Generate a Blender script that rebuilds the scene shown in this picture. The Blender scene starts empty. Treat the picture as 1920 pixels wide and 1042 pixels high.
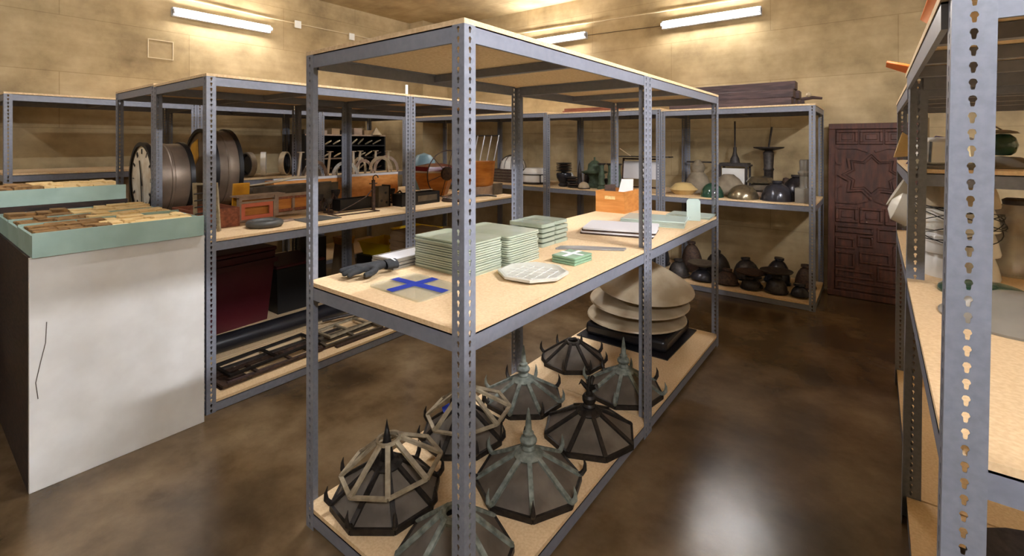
import bpy, bmesh, math, random
from mathutils import Vector, Matrix, Euler
random.seed(7)
S = bpy.context.scene
COL = S.collection
PI = math.pi
R = math.radians

# ------------------------------------------------------------------ helpers
class B:
    """collects shapes into one mesh"""
    def __init__(s): s.bm = bmesh.new()
    def face(s, vs, smooth=False):
        try:
            f = s.bm.faces.new(vs); f.smooth = smooth; return f
        except ValueError: return None
    def box(s, x0, x1, y0, y1, z0, z1, M=None):
        co = [(x0,y0,z0),(x1,y0,z0),(x1,y1,z0),(x0,y1,z0),(x0,y0,z1),(x1,y0,z1),(x1,y1,z1),(x0,y1,z1)]
        v = [s.bm.verts.new((M @ Vector(c)) if M else c) for c in co]
        for q in ((0,3,2,1),(4,5,6,7),(0,1,5,4),(1,2,6,5),(2,3,7,6),(3,0,4,7)): s.face([v[i] for i in q])
        return s
    def bar(s, a, b, w, h, up=(0,0,1)):
        a, b = Vector(a), Vector(b); d = b-a; L = d.length; d.normalize()
        u = Vector(up); x = d.cross(u)
        if x.length < 1e-5: x = d.cross(Vector((1,0,0)))
        x.normalize(); u = x.cross(d)
        M = Matrix((x, d, u)).transposed().to_4x4(); M.translation = a
        return s.box(-w/2, w/2, 0, L, -h/2, h/2, M)
    def lathe(s, prof, seg=24, c=(0,0,0), M=None, smooth=True, sx=1, sy=1):
        """prof: list of (radius, z); r=0 closes to a point"""
        rings = []
        for r, z in prof:
            if r < 1e-6:
                p = Vector((c[0], c[1], c[2]+z)); rings.append([s.bm.verts.new(M @ p if M else p)])
            else:
                ring = []
                for i in range(seg):
                    a = 2*PI*i/seg
                    p = Vector((c[0]+r*sx*math.cos(a), c[1]+r*sy*math.sin(a), c[2]+z))
                    ring.append(s.bm.verts.new(M @ p if M else p))
                rings.append(ring)
        for A, Bn in zip(rings, rings[1:]):
            if len(A) == 1 and len(Bn) == 1: continue
            for i in range(seg):
                j = (i+1) % seg
                if len(A) == 1: s.face([A[0], Bn[j], Bn[i]], smooth)
                elif len(Bn) == 1: s.face([A[i], A[j], Bn[0]], smooth)
                else: s.face([A[i], A[j], Bn[j], Bn[i]], smooth)
        return s
    def tube(s, pts, r, seg=8, closed=False, caps=True, smooth=True):
        pts = [Vector(p) for p in pts]; n = len(pts)
        rr = r if isinstance(r, (list, tuple)) else [r]*n
        rings = []; prev = None
        for i, p in enumerate(pts):
            if closed: t = pts[(i+1) % n]-pts[i-1]
            else: t = pts[min(i+1, n-1)]-pts[max(i-1, 0)]
            t.normalize()
            if prev is None:
                u = Vector((0,0,1)) if abs(t.z) < .9 else Vector((1,0,0))
                x = t.cross(u).normalized()
            else:
                x = (prev - t*prev.dot(t)).normalized()
            prev = x; y = t.cross(x)
            rings.append([s.bm.verts.new(p + (x*math.cos(2*PI*k/seg)+y*math.sin(2*PI*k/seg))*rr[i]) for k in range(seg)])
        m = n if closed else n-1
        for i in range(m):
            A, C = rings[i], rings[(i+1) % n]
            for k in range(seg):
                l = (k+1) % seg; s.face([A[k], A[l], C[l], C[k]], smooth)
        if caps and not closed:
            s.face(rings[0][::-1]); s.face(rings[-1])
        return s
    def prism(s, poly, z0, z1, M=None):
        a = [s.bm.verts.new((M @ Vector((x,y,z0))) if M else (x,y,z0)) for x, y in poly]
        b = [s.bm.verts.new((M @ Vector((x,y,z1))) if M else (x,y,z1)) for x, y in poly]
        s.face(a[::-1]); s.face(b); n = len(poly)
        for i in range(n):
            j = (i+1) % n; s.face([a[i], a[j], b[j], b[i]])
        return s
    def frame(s, x0, x1, y0, y1, z0, z1, w, M=None):
        """rectangular picture-frame ring in the xy plane"""
        s.box(x0,x1,y0,y0+w,z0,z1,M); s.box(x0,x1,y1-w,y1,z0,z1,M)
        s.box(x0,x0+w,y0+w,y1-w,z0,z1,M); s.box(x1-w,x1,y0+w,y1-w,z0,z1,M)
        return s
    def plate(s, pts, t):
        """thick polygon: pts 3-D coplanar"""
        P = [Vector(p) for p in pts]; n = (P[1]-P[0]).cross(P[2]-P[0]).normalized()*t/2
        a = [s.bm.verts.new(p-n) for p in P]; b = [s.bm.verts.new(p+n) for p in P]
        s.face(a[::-1]); s.face(b); m = len(P)
        for i in range(m):
            j = (i+1) % m; s.face([a[i], a[j], b[j], b[i]])
        return s
    def mesh(s, name, mat, sharp=35):
        bmesh.ops.recalc_face_normals(s.bm, faces=s.bm.faces)
        me = bpy.data.meshes.new(name); s.bm.to_mesh(me); s.bm.free()
        me.materials.append(mat)
        try: me.set_sharp_from_angle(angle=R(sharp))
        except Exception: pass
        return me
def link(name, me, parent=None, loc=(0,0,0), rot=(0,0,0)):
    o = bpy.data.objects.new(name, me); COL.objects.link(o)
    o.location = loc; o.rotation_euler = rot
    if parent: o.parent = parent
    return o
def part(name, b, mat, parent, loc=(0,0,0), rot=(0,0,0), bevel=0, label=None):
    o = link(name, b.mesh(name, mat) if isinstance(b, B) else b, parent, loc, rot)
    if bevel: bev(o, bevel)
    if label: o['label'] = label
    return o
def bev(o, w, seg=2):
    m = o.modifiers.new('bevel', 'BEVEL'); m.width = w; m.segments = seg; m.limit_method = 'ANGLE'; m.angle_limit = R(40)
def tag(o, label, cat, group=None):
    o['label'] = label; o['category'] = cat; o['kind'] = 'thing'
    if group: o['group'] = group
    return o
def thing(name, label, cat, loc=(0,0,0), rot=(0,0,0), group=None):
    o = link(name, None, None, loc, rot); o.empty_display_size = .05
    return tag(o, label, cat, group)
def single(name, label, cat, b, mat, loc=(0,0,0), rot=(0,0,0), group=None, bevel=0):
    o = part(name, b, mat, None, loc, rot, bevel)
    return tag(o, label, cat, group)
def struct(name, b, mat):
    o = part(name, b, mat, None); o['kind'] = 'structure'; return o
def copy_tree(o, parent=None):
    c = o.copy(); COL.objects.link(c)
    if parent: c.parent = parent
    for ch in [x for x in list(COL.objects) if x.parent == o]: copy_tree(ch, c)
    return c

# ------------------------------------------------------------------ materials
def lin(c): return tuple(((v/255)/12.92 if v/255 <= .04045 else ((v/255+.055)/1.055)**2.4) for v in c)+(1,)
def mat(name, c1, rough=.5, metal=0, c2=None, scale=20, bump=0, trans=0, ior=1.45, stretch=None, mixpos=(.35,.65), coat=0, emit=None, es=0, alpha=None):
    m = bpy.data.materials.new(name); m.use_nodes = True
    nt = m.node_tree; p = nt.nodes['Principled BSDF']
    p.inputs['Base Color'].default_value = lin(c1); p.inputs['Roughness'].default_value = rough
    p.inputs['Metallic'].default_value = metal; p.inputs['IOR'].default_value = ior
    p.inputs['Transmission Weight'].default_value = trans
    p.inputs['Coat Weight'].default_value = coat
    if c2 or bump:
        tc = nt.nodes.new('ShaderNodeTexCoord'); mp = nt.nodes.new('ShaderNodeMapping')
        if stretch: mp.inputs['Scale'].default_value = stretch
        nz = nt.nodes.new('ShaderNodeTexNoise'); nz.inputs['Scale'].default_value = scale; nz.inputs['Detail'].default_value = 5
        nt.links.new(tc.outputs['Object'], mp.inputs[0]); nt.links.new(mp.outputs[0], nz.inputs['Vector'])
        if c2:
            cr = nt.nodes.new('ShaderNodeValToRGB')
            cr.color_ramp.elements[0].position, cr.color_ramp.elements[1].position = mixpos
            cr.color_ramp.elements[0].color = lin(c1); cr.color_ramp.elements[1].color = lin(c2)
            nt.links.new(nz.outputs['Fac'], cr.inputs[0]); nt.links.new(cr.outputs[0], p.inputs['Base Color'])
        if bump:
            bp = nt.nodes.new('ShaderNodeBump'); bp.inputs['Strength'].default_value = bump; bp.inputs['Distance'].default_value = .01
            nt.links.new(nz.outputs['Fac'], bp.inputs['Height']); nt.links.new(bp.outputs[0], p.inputs['Normal'])
    if emit:
        p.inputs['Emission Color'].default_value = lin(emit); p.inputs['Emission Strength'].default_value = es
    return m

def concrete(name, axes):
    """board-marked concrete; axes = the two in-plane world axes"""
    m = bpy.data.materials.new(name); m.use_nodes = True; nt = m.node_tree; N = nt.nodes.new; L = nt.links.new
    p = nt.nodes['Principled BSDF']; p.inputs['Roughness'].default_value = .85
    tc = N('ShaderNodeTexCoord'); sp = N('ShaderNodeSeparateXYZ'); cb = N('ShaderNodeCombineXYZ')
    L(tc.outputs['Object'], sp.inputs[0]); L(sp.outputs[axes[0]], cb.inputs[0]); L(sp.outputs[axes[1]], cb.inputs[1])
    big = N('ShaderNodeTexNoise'); big.inputs['Scale'].default_value = 1.1; big.inputs['Detail'].default_value = 8; big.inputs['Roughness'].default_value = .65
    L(tc.outputs['Object'], big.inputs['Vector'])
    cr = N('ShaderNodeValToRGB'); e = cr.color_ramp.elements
    e[0].position, e[0].color = .30, lin((122,104,74)); e[1].position, e[1].color = .68, lin((196,176,138))
    k = cr.color_ramp.elements.new(.5); k.color = lin((170,150,112))
    L(big.outputs['Fac'], cr.inputs[0])
    # stretched grain of the formwork boards
    mp = N('ShaderNodeMapping'); mp.inputs['Scale'].default_value = (.5, 4, 1); L(cb.outputs[0], mp.inputs[0])
    gr = N('ShaderNodeTexNoise'); gr.inputs['Scale'].default_value = 3; gr.inputs['Detail'].default_value = 6; L(mp.outputs[0], gr.inputs['Vector'])
    g2 = N('ShaderNodeValToRGB'); g2.color_ramp.elements[0].position = .3; g2.color_ramp.elements[0].color = (.72,.70,.66,1)
    g2.color_ramp.elements[1].position = .6; g2.color_ramp.elements[1].color = (1,1,1,1); L(gr.outputs['Fac'], g2.inputs[0])
    mx = N('ShaderNodeMix'); mx.data_type = 'RGBA'; mx.blend_type = 'MULTIPLY'; mx.inputs[0].default_value = .38
    L(cr.outputs[0], mx.inputs[6]); L(g2.outputs[0], mx.inputs[7])
    # panel joints
    br = N('ShaderNodeTexBrick'); br.offset = .5; br.inputs['Scale'].default_value = 1; br.inputs['Mortar Size'].default_value = .006
    br.inputs['Mortar Smooth'].default_value = .6; br.inputs['Brick Width'].default_value = 2.44; br.inputs['Row Height'].default_value = .61
    br.inputs['Color1'].default_value = (1,1,1,1); br.inputs['Color2'].default_value = (.90,.89,.86,1); br.inputs['Mortar'].default_value = (.62,.58,.5,1)
    L(cb.outputs[0], br.inputs['Vector'])
    m2 = N('ShaderNodeMix'); m2.data_type = 'RGBA'; m2.blend_type = 'MULTIPLY'; m2.inputs[0].default_value = .7
    L(mx.outputs[2], m2.inputs[6]); L(br.outputs['Color'], m2.inputs[7])
    # small dark form-tie spots
    vo = N('ShaderNodeTexVoronoi'); vo.inputs['Scale'].default_value = 1.5; L(cb.outputs[0], vo.inputs['Vector'])
    vr = N('ShaderNodeValToRGB'); vr.color_ramp.elements[0].position = .02; vr.color_ramp.elements[0].color = (.45,.4,.32,1)
    vr.color_ramp.elements[1].position = .05; vr.color_ramp.elements[1].color = (1,1,1,1); L(vo.outputs['Distance'], vr.inputs[0])
    m3 = N('ShaderNodeMix'); m3.data_type = 'RGBA'; m3.blend_type = 'MULTIPLY'; m3.inputs[0].default_value = .8
    L(m2.outputs[2], m3.inputs[6]); L(vr.outputs[0], m3.inputs[7]); L(m3.outputs[2], p.inputs['Base Color'])
    bp = N('ShaderNodeBump'); bp.inputs['Strength'].default_value = .25; bp.inputs['Distance'].default_value = .01
    L(gr.outputs['Fac'], bp.inputs['Height']); L(bp.outputs[0], p.inputs['Normal'])
    return m

def floor_mat():
    m = bpy.data.materials.new('stained_concrete_floor'); m.use_nodes = True; nt = m.node_tree; N = nt.nodes.new; L = nt.links.new
    p = nt.nodes['Principled BSDF']
    tc = N('ShaderNodeTexCoord')
    a = N('ShaderNodeTexNoise'); a.inputs['Scale'].default_value = 1.3; a.inputs['Detail'].default_value = 6; a.inputs['Roughness'].default_value = .5
    a.inputs['Distortion'].default_value = .25
    L(tc.outputs['Object'], a.inputs['Vector'])
    cr = N('ShaderNodeValToRGB'); e = cr.color_ramp.elements
    e[0].position, e[0].color = .32, lin((66,53,37)); e[1].position, e[1].color = .75, lin((140,120,92))
    k = e.new(.52); k.color = lin((102,83,59)); L(a.outputs['Fac'], cr.inputs[0])
    b = N('ShaderNodeTexNoise'); b.inputs['Scale'].default_value = 5; b.inputs['Detail'].default_value = 10; b.inputs['Roughness'].default_value = .68; L(tc.outputs['Object'], b.inputs['Vector'])
    b2 = N('ShaderNodeValToRGB'); b2.color_ramp.elements[0].position = .35; b2.color_ramp.elements[0].color = (.62,.58,.52,1)
    b2.color_ramp.elements[1].position = .62; b2.color_ramp.elements[1].color = (1,1,1,1); L(b.outputs['Fac'], b2.inputs[0])
    mx = N('ShaderNodeMix'); mx.data_type = 'RGBA'; mx.blend_type = 'MULTIPLY'; mx.inputs[0].default_value = .8
    L(cr.outputs[0], mx.inputs[6]); L(b2.outputs[0], mx.inputs[7]); L(mx.outputs[2], p.inputs['Base Color'])
    rr = N('ShaderNodeMapRange'); rr.inputs['To Min'].default_value = .20; rr.inputs['To Max'].default_value = .225; L(b.outputs['Fac'], rr.inputs[0])
    L(rr.outputs[0], p.inputs['Roughness'])
    bp = N('ShaderNodeBump'); bp.inputs['Strength'].default_value = .12; bp.inputs['Distance'].default_value = .01
    L(b.outputs['Fac'], bp.inputs['Height']); L(bp.outputs[0], p.inputs['Normal'])
    return m

M_wx = concrete('concrete_x', (1,2)); M_wy = concrete('concrete_y', (0,2)); M_ceil = concrete('concrete_ceiling', (0,1))
M_floor = floor_mat()
M_steel = mat('grey_blue_enamel', (126,129,138), .38, 0, (116,119,128), 60, .02)
M_beam = mat('grey_blue_beam', (122,125,135), .36, 0, (114,117,127), 40, .02)
M_board = mat('particle_board', (228,200,158), .7, 0, (214,182,138), 90, .05)
M_board_pale = mat('particle_board_pale', (226,200,158), .7, 0, (206,176,132), 70, .05)
M_bolt = mat('zinc', (200,205,210), .3, .9)
M_white_ply = mat('white_paint', (222,222,218), .6, 0, (210,209,204), 6, .02)
M_mint = mat('mint_paint', (164,192,182), .5, 0, (150,178,168), 8, .02)
M_darkwood = mat('dark_wood_end', (58,40,30), .7, 0, (30,22,18), 14, .2, stretch=(1,1,4))
M_paleblock = mat('pale_wood', (248,220,162), .6, 0, (222,186,122), 26, .05, stretch=(6,1,6))
M_rough = mat('brown_wood_scraps', (164,126,76), .8, 0, (112,82,46), 30, .4)
M_panel = mat('dusty_lantern_glass', (104,94,82), .5, 0, (78,70,60), 9, .04)
M_patina = mat('green_bronze_patina', (138,144,134), .6, .12, (92,98,90), 30, .1)
M_dark_patina = mat('dark_bronze', (52,46,40), .5, .4, (34,30,27), 40, .1)
M_tanmetal = mat('tan_primer_metal', (162,148,122), .65, .05, (132,119,96), 30, .06)
M_rust = mat('rusty_iron', (84,62,48), .7, .3, (52,40,34), 50, .15)
M_black = mat('black_paint', (22,21,22), .45)
M_iron = mat('dark_iron', (66,59,55), .5, .3, (44,40,38), 40, .1)
M_blackplastic = mat('black_wrap', (24,24,28), .28, 0, (32,32,36), 8, .15)
M_cream = mat('cream_enamel', (196,180,152), .4, 0, (164,146,118), 5, .03)
M_glassgreen = mat('sage_glass_edge', (204,211,190), .2, 0, (188,198,172), 5, 0, trans=.25)
M_glasspale = mat('frosted_glass', (222,220,208), .3, 0, (208,207,194), 8, 0, trans=.2)
M_thickglass = mat('thick_greenish_glass', (206,216,196), .14, 0, (190,202,180), 8, 0, trans=.45)
M_mintglass = mat('mint_glass', (196,214,204), .2, 0, None, 5, 0, trans=.12)
def thin_glass(name, tint, refl=.10):
    m = bpy.data.materials.new(name); m.use_nodes = True; nt = m.node_tree; nt.nodes.remove(nt.nodes['Principled BSDF'])
    tr = nt.nodes.new('ShaderNodeBsdfTransparent'); tr.inputs[0].default_value = lin(tint)
    gl = nt.nodes.new('ShaderNodeBsdfGlossy'); gl.inputs['Roughness'].default_value = .06
    fr = nt.nodes.new('ShaderNodeLayerWeight'); fr.inputs[0].default_value = .04
    mx = nt.nodes.new('ShaderNodeMixShader'); nt.links.new(fr.outputs[1], mx.inputs[0]); nt.links.new(tr.outputs[0], mx.inputs[1]); nt.links.new(gl.outputs[0], mx.inputs[2])
    df = nt.nodes.new('ShaderNodeBsdfDiffuse'); df.inputs[0].default_value = lin((226,222,206)); m2 = nt.nodes.new('ShaderNodeMixShader'); m2.inputs[0].default_value = .22
    nt.links.new(mx.outputs[0], m2.inputs[1]); nt.links.new(df.outputs[0], m2.inputs[2])
    nt.links.new(m2.outputs[0], nt.nodes['Material Output'].inputs[0]); return m
M_clear = thin_glass('clear_glass', (246,247,240))
M_bluetape = mat('blue_tape', (38,62,170), .5, 0, (32,54,150), 60, .03)
M_whitetape = mat('white_tape', (226,228,224), .5)
M_opal = mat('opal_glass', (222,220,214), .2, 0, (212,208,200), 4)
M_whitepanel = mat('white_panel', (214,214,217), .4)
M_greyglass = mat('grey_slate_glass', (128,126,124), .3)
M_slate = mat('slate', (88,88,84), .5, 0, (72,72,70), 12, .05)
M_glove = mat('black_glove', (28,29,31), .8, 0, (40,41,43), 60, .2)
M_amber = mat('amber_wood', (206,138,62), .45, 0, (176,106,42), 5, .04, stretch=(1,1,6))
M_orangebox = mat('orange_plywood', (216,150,82), .45, 0, (196,128,62), 5, .03, stretch=(1,3,8))
M_redwood = mat('reddish_crate', (150,88,60), .6, 0, (112,62,42), 8, .08, stretch=(1,6,6))
M_taupe = mat('taupe_metal', (164,142,122), .55, .05, (138,118,102), 16, .05)
M_red = mat('red_glass', (118,18,20), .2, 0, trans=.15)
M_coral = mat('coral_glass', (206,112,84), .3)
M_yellow_amber = mat('yellow_amber_glass', (216,158,44), .3, 0, (188,128,30), 10)
M_drum = mat('tarnished_drum_metal', (142,126,110), .42, .55, (112,98,84), 5, .05)
M_clockface = mat('chipped_clock_face', (242,232,214), .5, 0, (216,198,170), 10)
M_silver = mat('brushed_silver', (196,196,192), .25, .9)
M_chrome = mat('chrome', (232,232,234), .25, .4)
M_brass = mat('pale_brass', (232,206,164), .28, .4)
M_maroon = mat('maroon_plastic', (70,16,24), .4)
M_yellow = mat('yellow_plastic', (236,204,22), .45)
M_cardboard = mat('cardboard', (164,138,104), .8, 0, (150,124,90), 8)
M_grime = mat('brown_grime', (96,84,66), .7, 0, (70,60,48), 14, .1)
M_greenenamel = mat('dark_green_enamel', (38,70,54), .15, 0, coat=.5)
M_bowlmetal = mat('worn_bowl_metal', (150,138,112), .24, .75, (120,108,88), 6)
M_darkbowl = mat('blackened_metal', (60,60,66), .25, .4, (46,44,48), 10)
M_terracotta = mat('dusty_clay', (134,122,102), .75, 0, (110,98,80), 10, .1)
M_tanbowl = mat('tan_ceramic', (204,176,120), .4)
M_carved = mat('carved_dark_oak', (84,46,30), .6, 0, (56,30,20), 8, .12, stretch=(4,4,.6))
M_planks = mat('dark_plum_timber', (86,66,64), .55, 0, (58,44,44), 10, .1, stretch=(.6,6,6))
M_orange = mat('orange_plastic', (238,124,32), .35)
M_mercury = mat('mercury_glass', (206,203,196), .16, .25, (166,160,150), 9, .15)
M_milky = mat('milk_glass', (220,216,204), .25)
M_greydisc = mat('grey_enamel', (134,128,116), .3, 0, (114,108,98), 5)
M_conduit = mat('painted_conduit', (200,184,152), .5)
M_housing = mat('lamp_housing', (205,212,226), .4)
M_cable = mat('dark_cable', (70,58,44), .6)
M_tubelight = mat('lit_tube', (255,248,235), .4, emit=(255,250,246), es=38)
M_tubehigh = mat('lit_tube_high_output', (255,248,235), .4, emit=(246,248,255), es=105)
M_purple = mat('violet_glass', (62,44,92), .25)
M_paleblue = mat('pale_blue_plastic', (120,150,160), .4)
M_verdigris = mat('verdigris', (84,100,78), .6, .2, (60,72,58), 20, .1)

# ------------------------------------------------------------------ the room
XL, XR, YF, YB, ZC = -5.95, 4.3, -4.6, 5.47, 3.92
struct('floor', B().box(XL-.2, XR+.2, YF-.2, YB+.2, -.2, 0), M_floor)
struct('ceiling', B().box(XL-.2, XR+.2, YF-.2, YB+.2, ZC, ZC+.2), M_ceil)
struct('wall_left', B().box(XL-.2, XL, YF, YB, 0, ZC), M_wx)
struct('wall_back', B().box(XL-.2, XR+.2, YB, YB+.2, 0, ZC), M_wy)
struct('wall_right', B().box(XR, XR+.2, YF, YB, 0, ZC), M_wx)
struct('wall_front', B().box(XL-.2, XR+.2, YF-.2, YF, 0, ZC), M_wy)
struct('trim_1', B().box(XL, -5.58, 4.84, YB, 0, ZC), M_wy)          # pilaster in the corner
struct('trim_2', B().frame(.783, 1.047, 2.70, 2.93, -.004, .004, .008, Matrix(((0,0,1,XL+.003),(1,0,0,0),(0,1,0,0),(0,0,0,1)))), M_conduit)

# ------------------------------------------------------------------ shelving
PITCH = .032
def post_mesh(name, H, fw):
    b = B(); n = int(H/PITCH); p = H/n; t = .0022
    ca = math.atan2(p/2, fw/2)
    angs = sorted(a % (2*PI) for a in (ca, PI-ca, PI+ca, -ca, 0, PI, PI/2, -PI/2, R(65), R(115), R(245), R(295), R(258), R(282), R(10), R(170)))
    def rad(a):                      # keyhole: round head above a narrow slot
        c, s_ = math.cos(a), math.sin(a); best = .001; r = .001
        while r < .014:
            x, y = r*c, r*s_
            if (x*x+(y-.0035)**2 < .0066**2) or (abs(x) < .0036 and -.0115 < y < .004): best = r
            r += .0002
        return best
    rads = [rad(a) for a in angs]
    for fl in (0, 1):
        for k in range(n):
            cz = (k+.5)*p; cx = fw*.5; hole = []; rect = []
            for a, r_ in zip(angs, rads):
                c, s_ = math.cos(a), math.sin(a)
                hole.append((cx+r_*c, cz+r_*s_))
                kx = ((fw-cx) if c > 0 else cx)/abs(c) if abs(c) > 1e-6 else 1e9
                kz = (p/2)/abs(s_) if abs(s_) > 1e-6 else 1e9
                kk = min(kx, kz); rect.append((cx+kk*c, cz+kk*s_))
            # snap the corner rays exactly
            lay = []
            for off in (0, t):
                vs = []
                for (u, z) in hole+rect:
                    vs.append(b.bm.verts.new((u, off, z) if fl == 0 else (off, u, z)))
                lay.append(vs)
            m = len(angs)
            for i in range(m):
                j = (i+1) % m
                for L_ in lay: b.face([L_[i], L_[j], L_[m+j], L_[m+i]])
                b.face([lay[0][i], lay[0][j], lay[1][j], lay[1][i]])
                # outer edge walls at the free edge
                if hole and rect[i][0] > fw-1e-4 and rect[j][0] > fw-1e-4:
                    b.face([lay[0][m+i], lay[0][m+j], lay[1][m+j], lay[1][m+i]])
    me = b.mesh(name, M_steel); return me
POSTS = {}
def get_post(H, fw=.054):
    k = (round(H, 3), fw)
    if k not in POSTS: POSTS[k] = post_mesh('post', H, fw)
    return POSTS[k]
BD = .017
def rack(label, x0, x1, y0, y1, H, decks, fw=.054, lean=0, bh=.056, ties=1, group=None):
    ox, oy = (x0+x1)/2, (y0+y1)/2
    t = thing('shelving_unit', label, 'shelf', (ox, oy, 0), group=group)
    X0, X1, Y0, Y1 = x0-ox, x1-ox, y0-oy, y1-oy
    pm = get_post(H-BD, fw)
    for (px, py, rz) in ((X0,Y0,0),(X1,Y0,PI/2),(X1,Y1,PI),(X0,Y1,-PI/2)):
        o = link('post', pm, t, (px, py, 0), (0, R(lean), rz) if lean == 0 else Matrix.Rotation(R(lean), 3, 'Y').to_euler())
        if lean: o.rotation_euler = (Matrix.Rotation(R(lean), 3, 'Y') @ Matrix.Rotation(rz, 3, 'Z')).to_euler(); o.location.x -= math.sin(R(lean))*1.06
    for z in [H]+list(decks):
        zb = z-BD; i_ = 0 if z == H else .0035; hh = bh
        part('shelf_board', B().box(X0+i_, X1-i_, Y0+i_, Y1-i_, zb, z), M_board_pale if z == H else M_board, t)
        zt = zb-.0005; zl = max(zt-hh, .004)
        g = fw-.004
        for yy, s_ in ((Y0+.0024, 1), (Y1-.0024, -1)):
            b = B(); a_, c_ = sorted((yy, yy+s_*.012)); b.box(X0+g, X1-g, a_, c_, zl, zt)
            a_, c_ = sorted((yy, yy+s_*.026)); b.box(X0+g, X1-g, a_, c_, zt-.004, zt)
            part('beam', b, M_beam, t)
        for xx, s_ in ((X0+.0024, 1), (X1-.0024, -1)):
            b = B(); a_, c_ = sorted((xx, xx+s_*.012)); b.box(a_, c_, Y0+g, Y1-g, zl, zt)
            a_, c_ = sorted((xx, xx+s_*.026)); b.box(a_, c_, Y0+g, Y1-g, zt-.004, zt)
            part('beam', b, M_beam, t)
        long_y = (y1-y0) >= (x1-x0)
        for k in range(ties):
            f = (k+1)/(ties+1)
            if long_y:
                yy = Y0+(Y1-Y0)*f; b = B().box(X0+.015, X1-.015, yy-.018, yy+.018, zt-.04, zt-.001)
            else:
                xx = X0+(X1-X0)*f; b = B().box(xx-.018, xx+.018, Y0+.015, Y1-.015, zt-.04, zt-.001)
            if zt > .06: part('cross_tie', b, M_beam, t)
    return t
ZM = 1.064
rack('grey steel shelving unit in front holding glass stacks and a glove', -.94, 0, 0, 1.523, 2.062, (ZM, .09))
rack('grey steel shelving unit holding the orange wooden box and mint glass sheets', -.94, 0, 1.526, 3.049, 2.062, (ZM, .09))
Z2 = 1.071
rack('grey steel shelving unit beside the white cabinet, with coral lantern cage', -3.179, -2.217, .071, 1.675, 2.094, (Z2, .075))
rack('grey steel shelving unit with amber planter and red shade on its middle board', -3.179, -2.217, 1.678, 3.282, 2.094, (Z2, .075))
rack('grey steel shelving unit behind the crates, holding the clock drum', -4.147, -3.182, .071, 1.675, 2.105, (Z2, .075))
rack('grey steel shelving unit behind the long amber wooden box, second in the rear row', -4.147, -3.182, 1.678, 3.282, 2.105, (Z2, .075))
for i, (a, c, zm, lb) in enumerate(((-.51, .962, 1.40, 'grey steel shelving unit along the left wall at the left edge, boards empty'),
                                ((.965), 2.441, 1.24, 'grey steel shelving unit along the left wall carrying the standing rings'),
                                ((2.444), 3.90, 1.24, 'grey steel shelving unit along the left wall carrying the black tool cubby'))):
    rack(lb, -5.88, -4.95, a, c, 2.112, (zm, .075))
ZB = 1.056
rack('grey steel shelving unit at the back beside the carved door, with bowls and lamp shades', -.992, .556, 4.435, 5.385, 2.058, (ZB, .075))
rack('grey steel shelving unit at the back with small dark castings and green candlesticks', -2.60, -.996, 4.435, 5.385, 2.082, (ZB+.005, .075))
rack('grey steel shelving unit at the back with the wire dome and white lantern', -4.20, -2.604, 4.435, 5.385, 2.105, (ZB+.01, .075))
rack('grey steel shelving unit in the back corner by the pilaster', -5.56, -4.204, 4.435, 5.385, 2.12, (ZB+.01, .075))
RX = 1.137
tr = rack('grey blue steel shelving unit at the right edge with mercury glass lampshades', RX, 2.09, .157, 1.655, 1.972, (ZM, .09), fw=.064, lean=.9, ties=3)
rack('grey steel shelving unit on the right, farther one in front of the carved door', RX+.006, 2.09, 1.66, 3.16, 1.94, (1.55, ZM, .09), lean=.4, ties=3)
st = B().lathe([(0,0),(.016,0),(.016,.002),(0,.002)], 20, M=Matrix.Rotation(PI/2, 4, 'X'))
single('round_sticker', 'white oval sticker on a grey shelf post at the right', 'sticker', st, M_whitetape, (RX+.04, 1.657, 1.586))
sb = B().box(-.011,.011,-.001,.001,0,.085)
for z in (.015,.035,.055,.075): sb.lathe([(0,-.002),(.004,-.002),(.004,.0)], 8, M=Matrix.Translation((0,-.001,z)) @ Matrix.Rotation(PI/2, 4, 'X'))
single('bracket', 'small white punched bracket standing on top of the second row shelving', 'bracket', sb, M_whitetape, (-2.25, 1.66, 2.094), (0,0,R(60)))

# ------------------------------------------------------------------ lamps and conduit
def lamp(label, c, axis, L=1.2, wall=None, group=None):
    """tube batten; axis 'x' or 'y' along the wall, wall = unit vector into the wall"""
    t = thing('wall_lamp', label, 'lamp', c, group=group); w = Vector(wall)
    ax = Vector((1,0,0)) if axis == 'x' else Vector((0,1,0))
    b = B(); hw = w*.062; b.bar(hw-ax*L/2, hw+ax*L/2, .11, .075, up=w); hs = part('housing', b, M_housing, t, bevel=.006)
    b = B(); n = 9; pts = [(-ax*L/2)*.985+ax*L*.985*i/n for i in range(n+1)]
    b.tube(pts, .024, 14); part('tube', b, M_tubelight, t)
    for s_ in (-1, 1):
        b = B(); b.bar(ax*s_*(L/2-.012)-w*.02, ax*s_*(L/2-.012)+w*.062, .024, .05); part('end_cap', b, M_housing, hs)
    return t
lamp('lit tube light on the left wall', (XL+.1, 1.62, 3.30), 'y', 1.2, (-1,0,0))
lamp('lit tube light on the back wall at the right, the longer looking one', (-.71, YB-.1, 3.30), 'x', 1.24, (0,1,0))
lamp('lit tube light on the back wall partly behind the centre shelf top', (-3.12, YB-.1, 3.335), 'x', 1.2, (0,1,0))
def ceiling_lamp(label, c, axis, n, L=1.2, wall=None):
    """high-output fixture with n tubes side by side in one housing"""
    t = thing('ceiling_lamp', label, 'lamp', c); w = Vector(wall); ax = Vector((1,0,0)) if axis == 'x' else Vector((0,1,0)); sd = w.cross(ax)
    part('housing', B().bar(w*.062-ax*L/2, w*.062+ax*L/2, .10*n, .05, up=w), M_housing, t, bevel=.006)
    for k in range(n):
        o_ = sd*(k-(n-1)/2)*.09; part('tube', B().tube([o_+ax*L*(q/9-.5)*.97 for q in range(10)], .02, 12), M_tubehigh, t)
    return t
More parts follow.
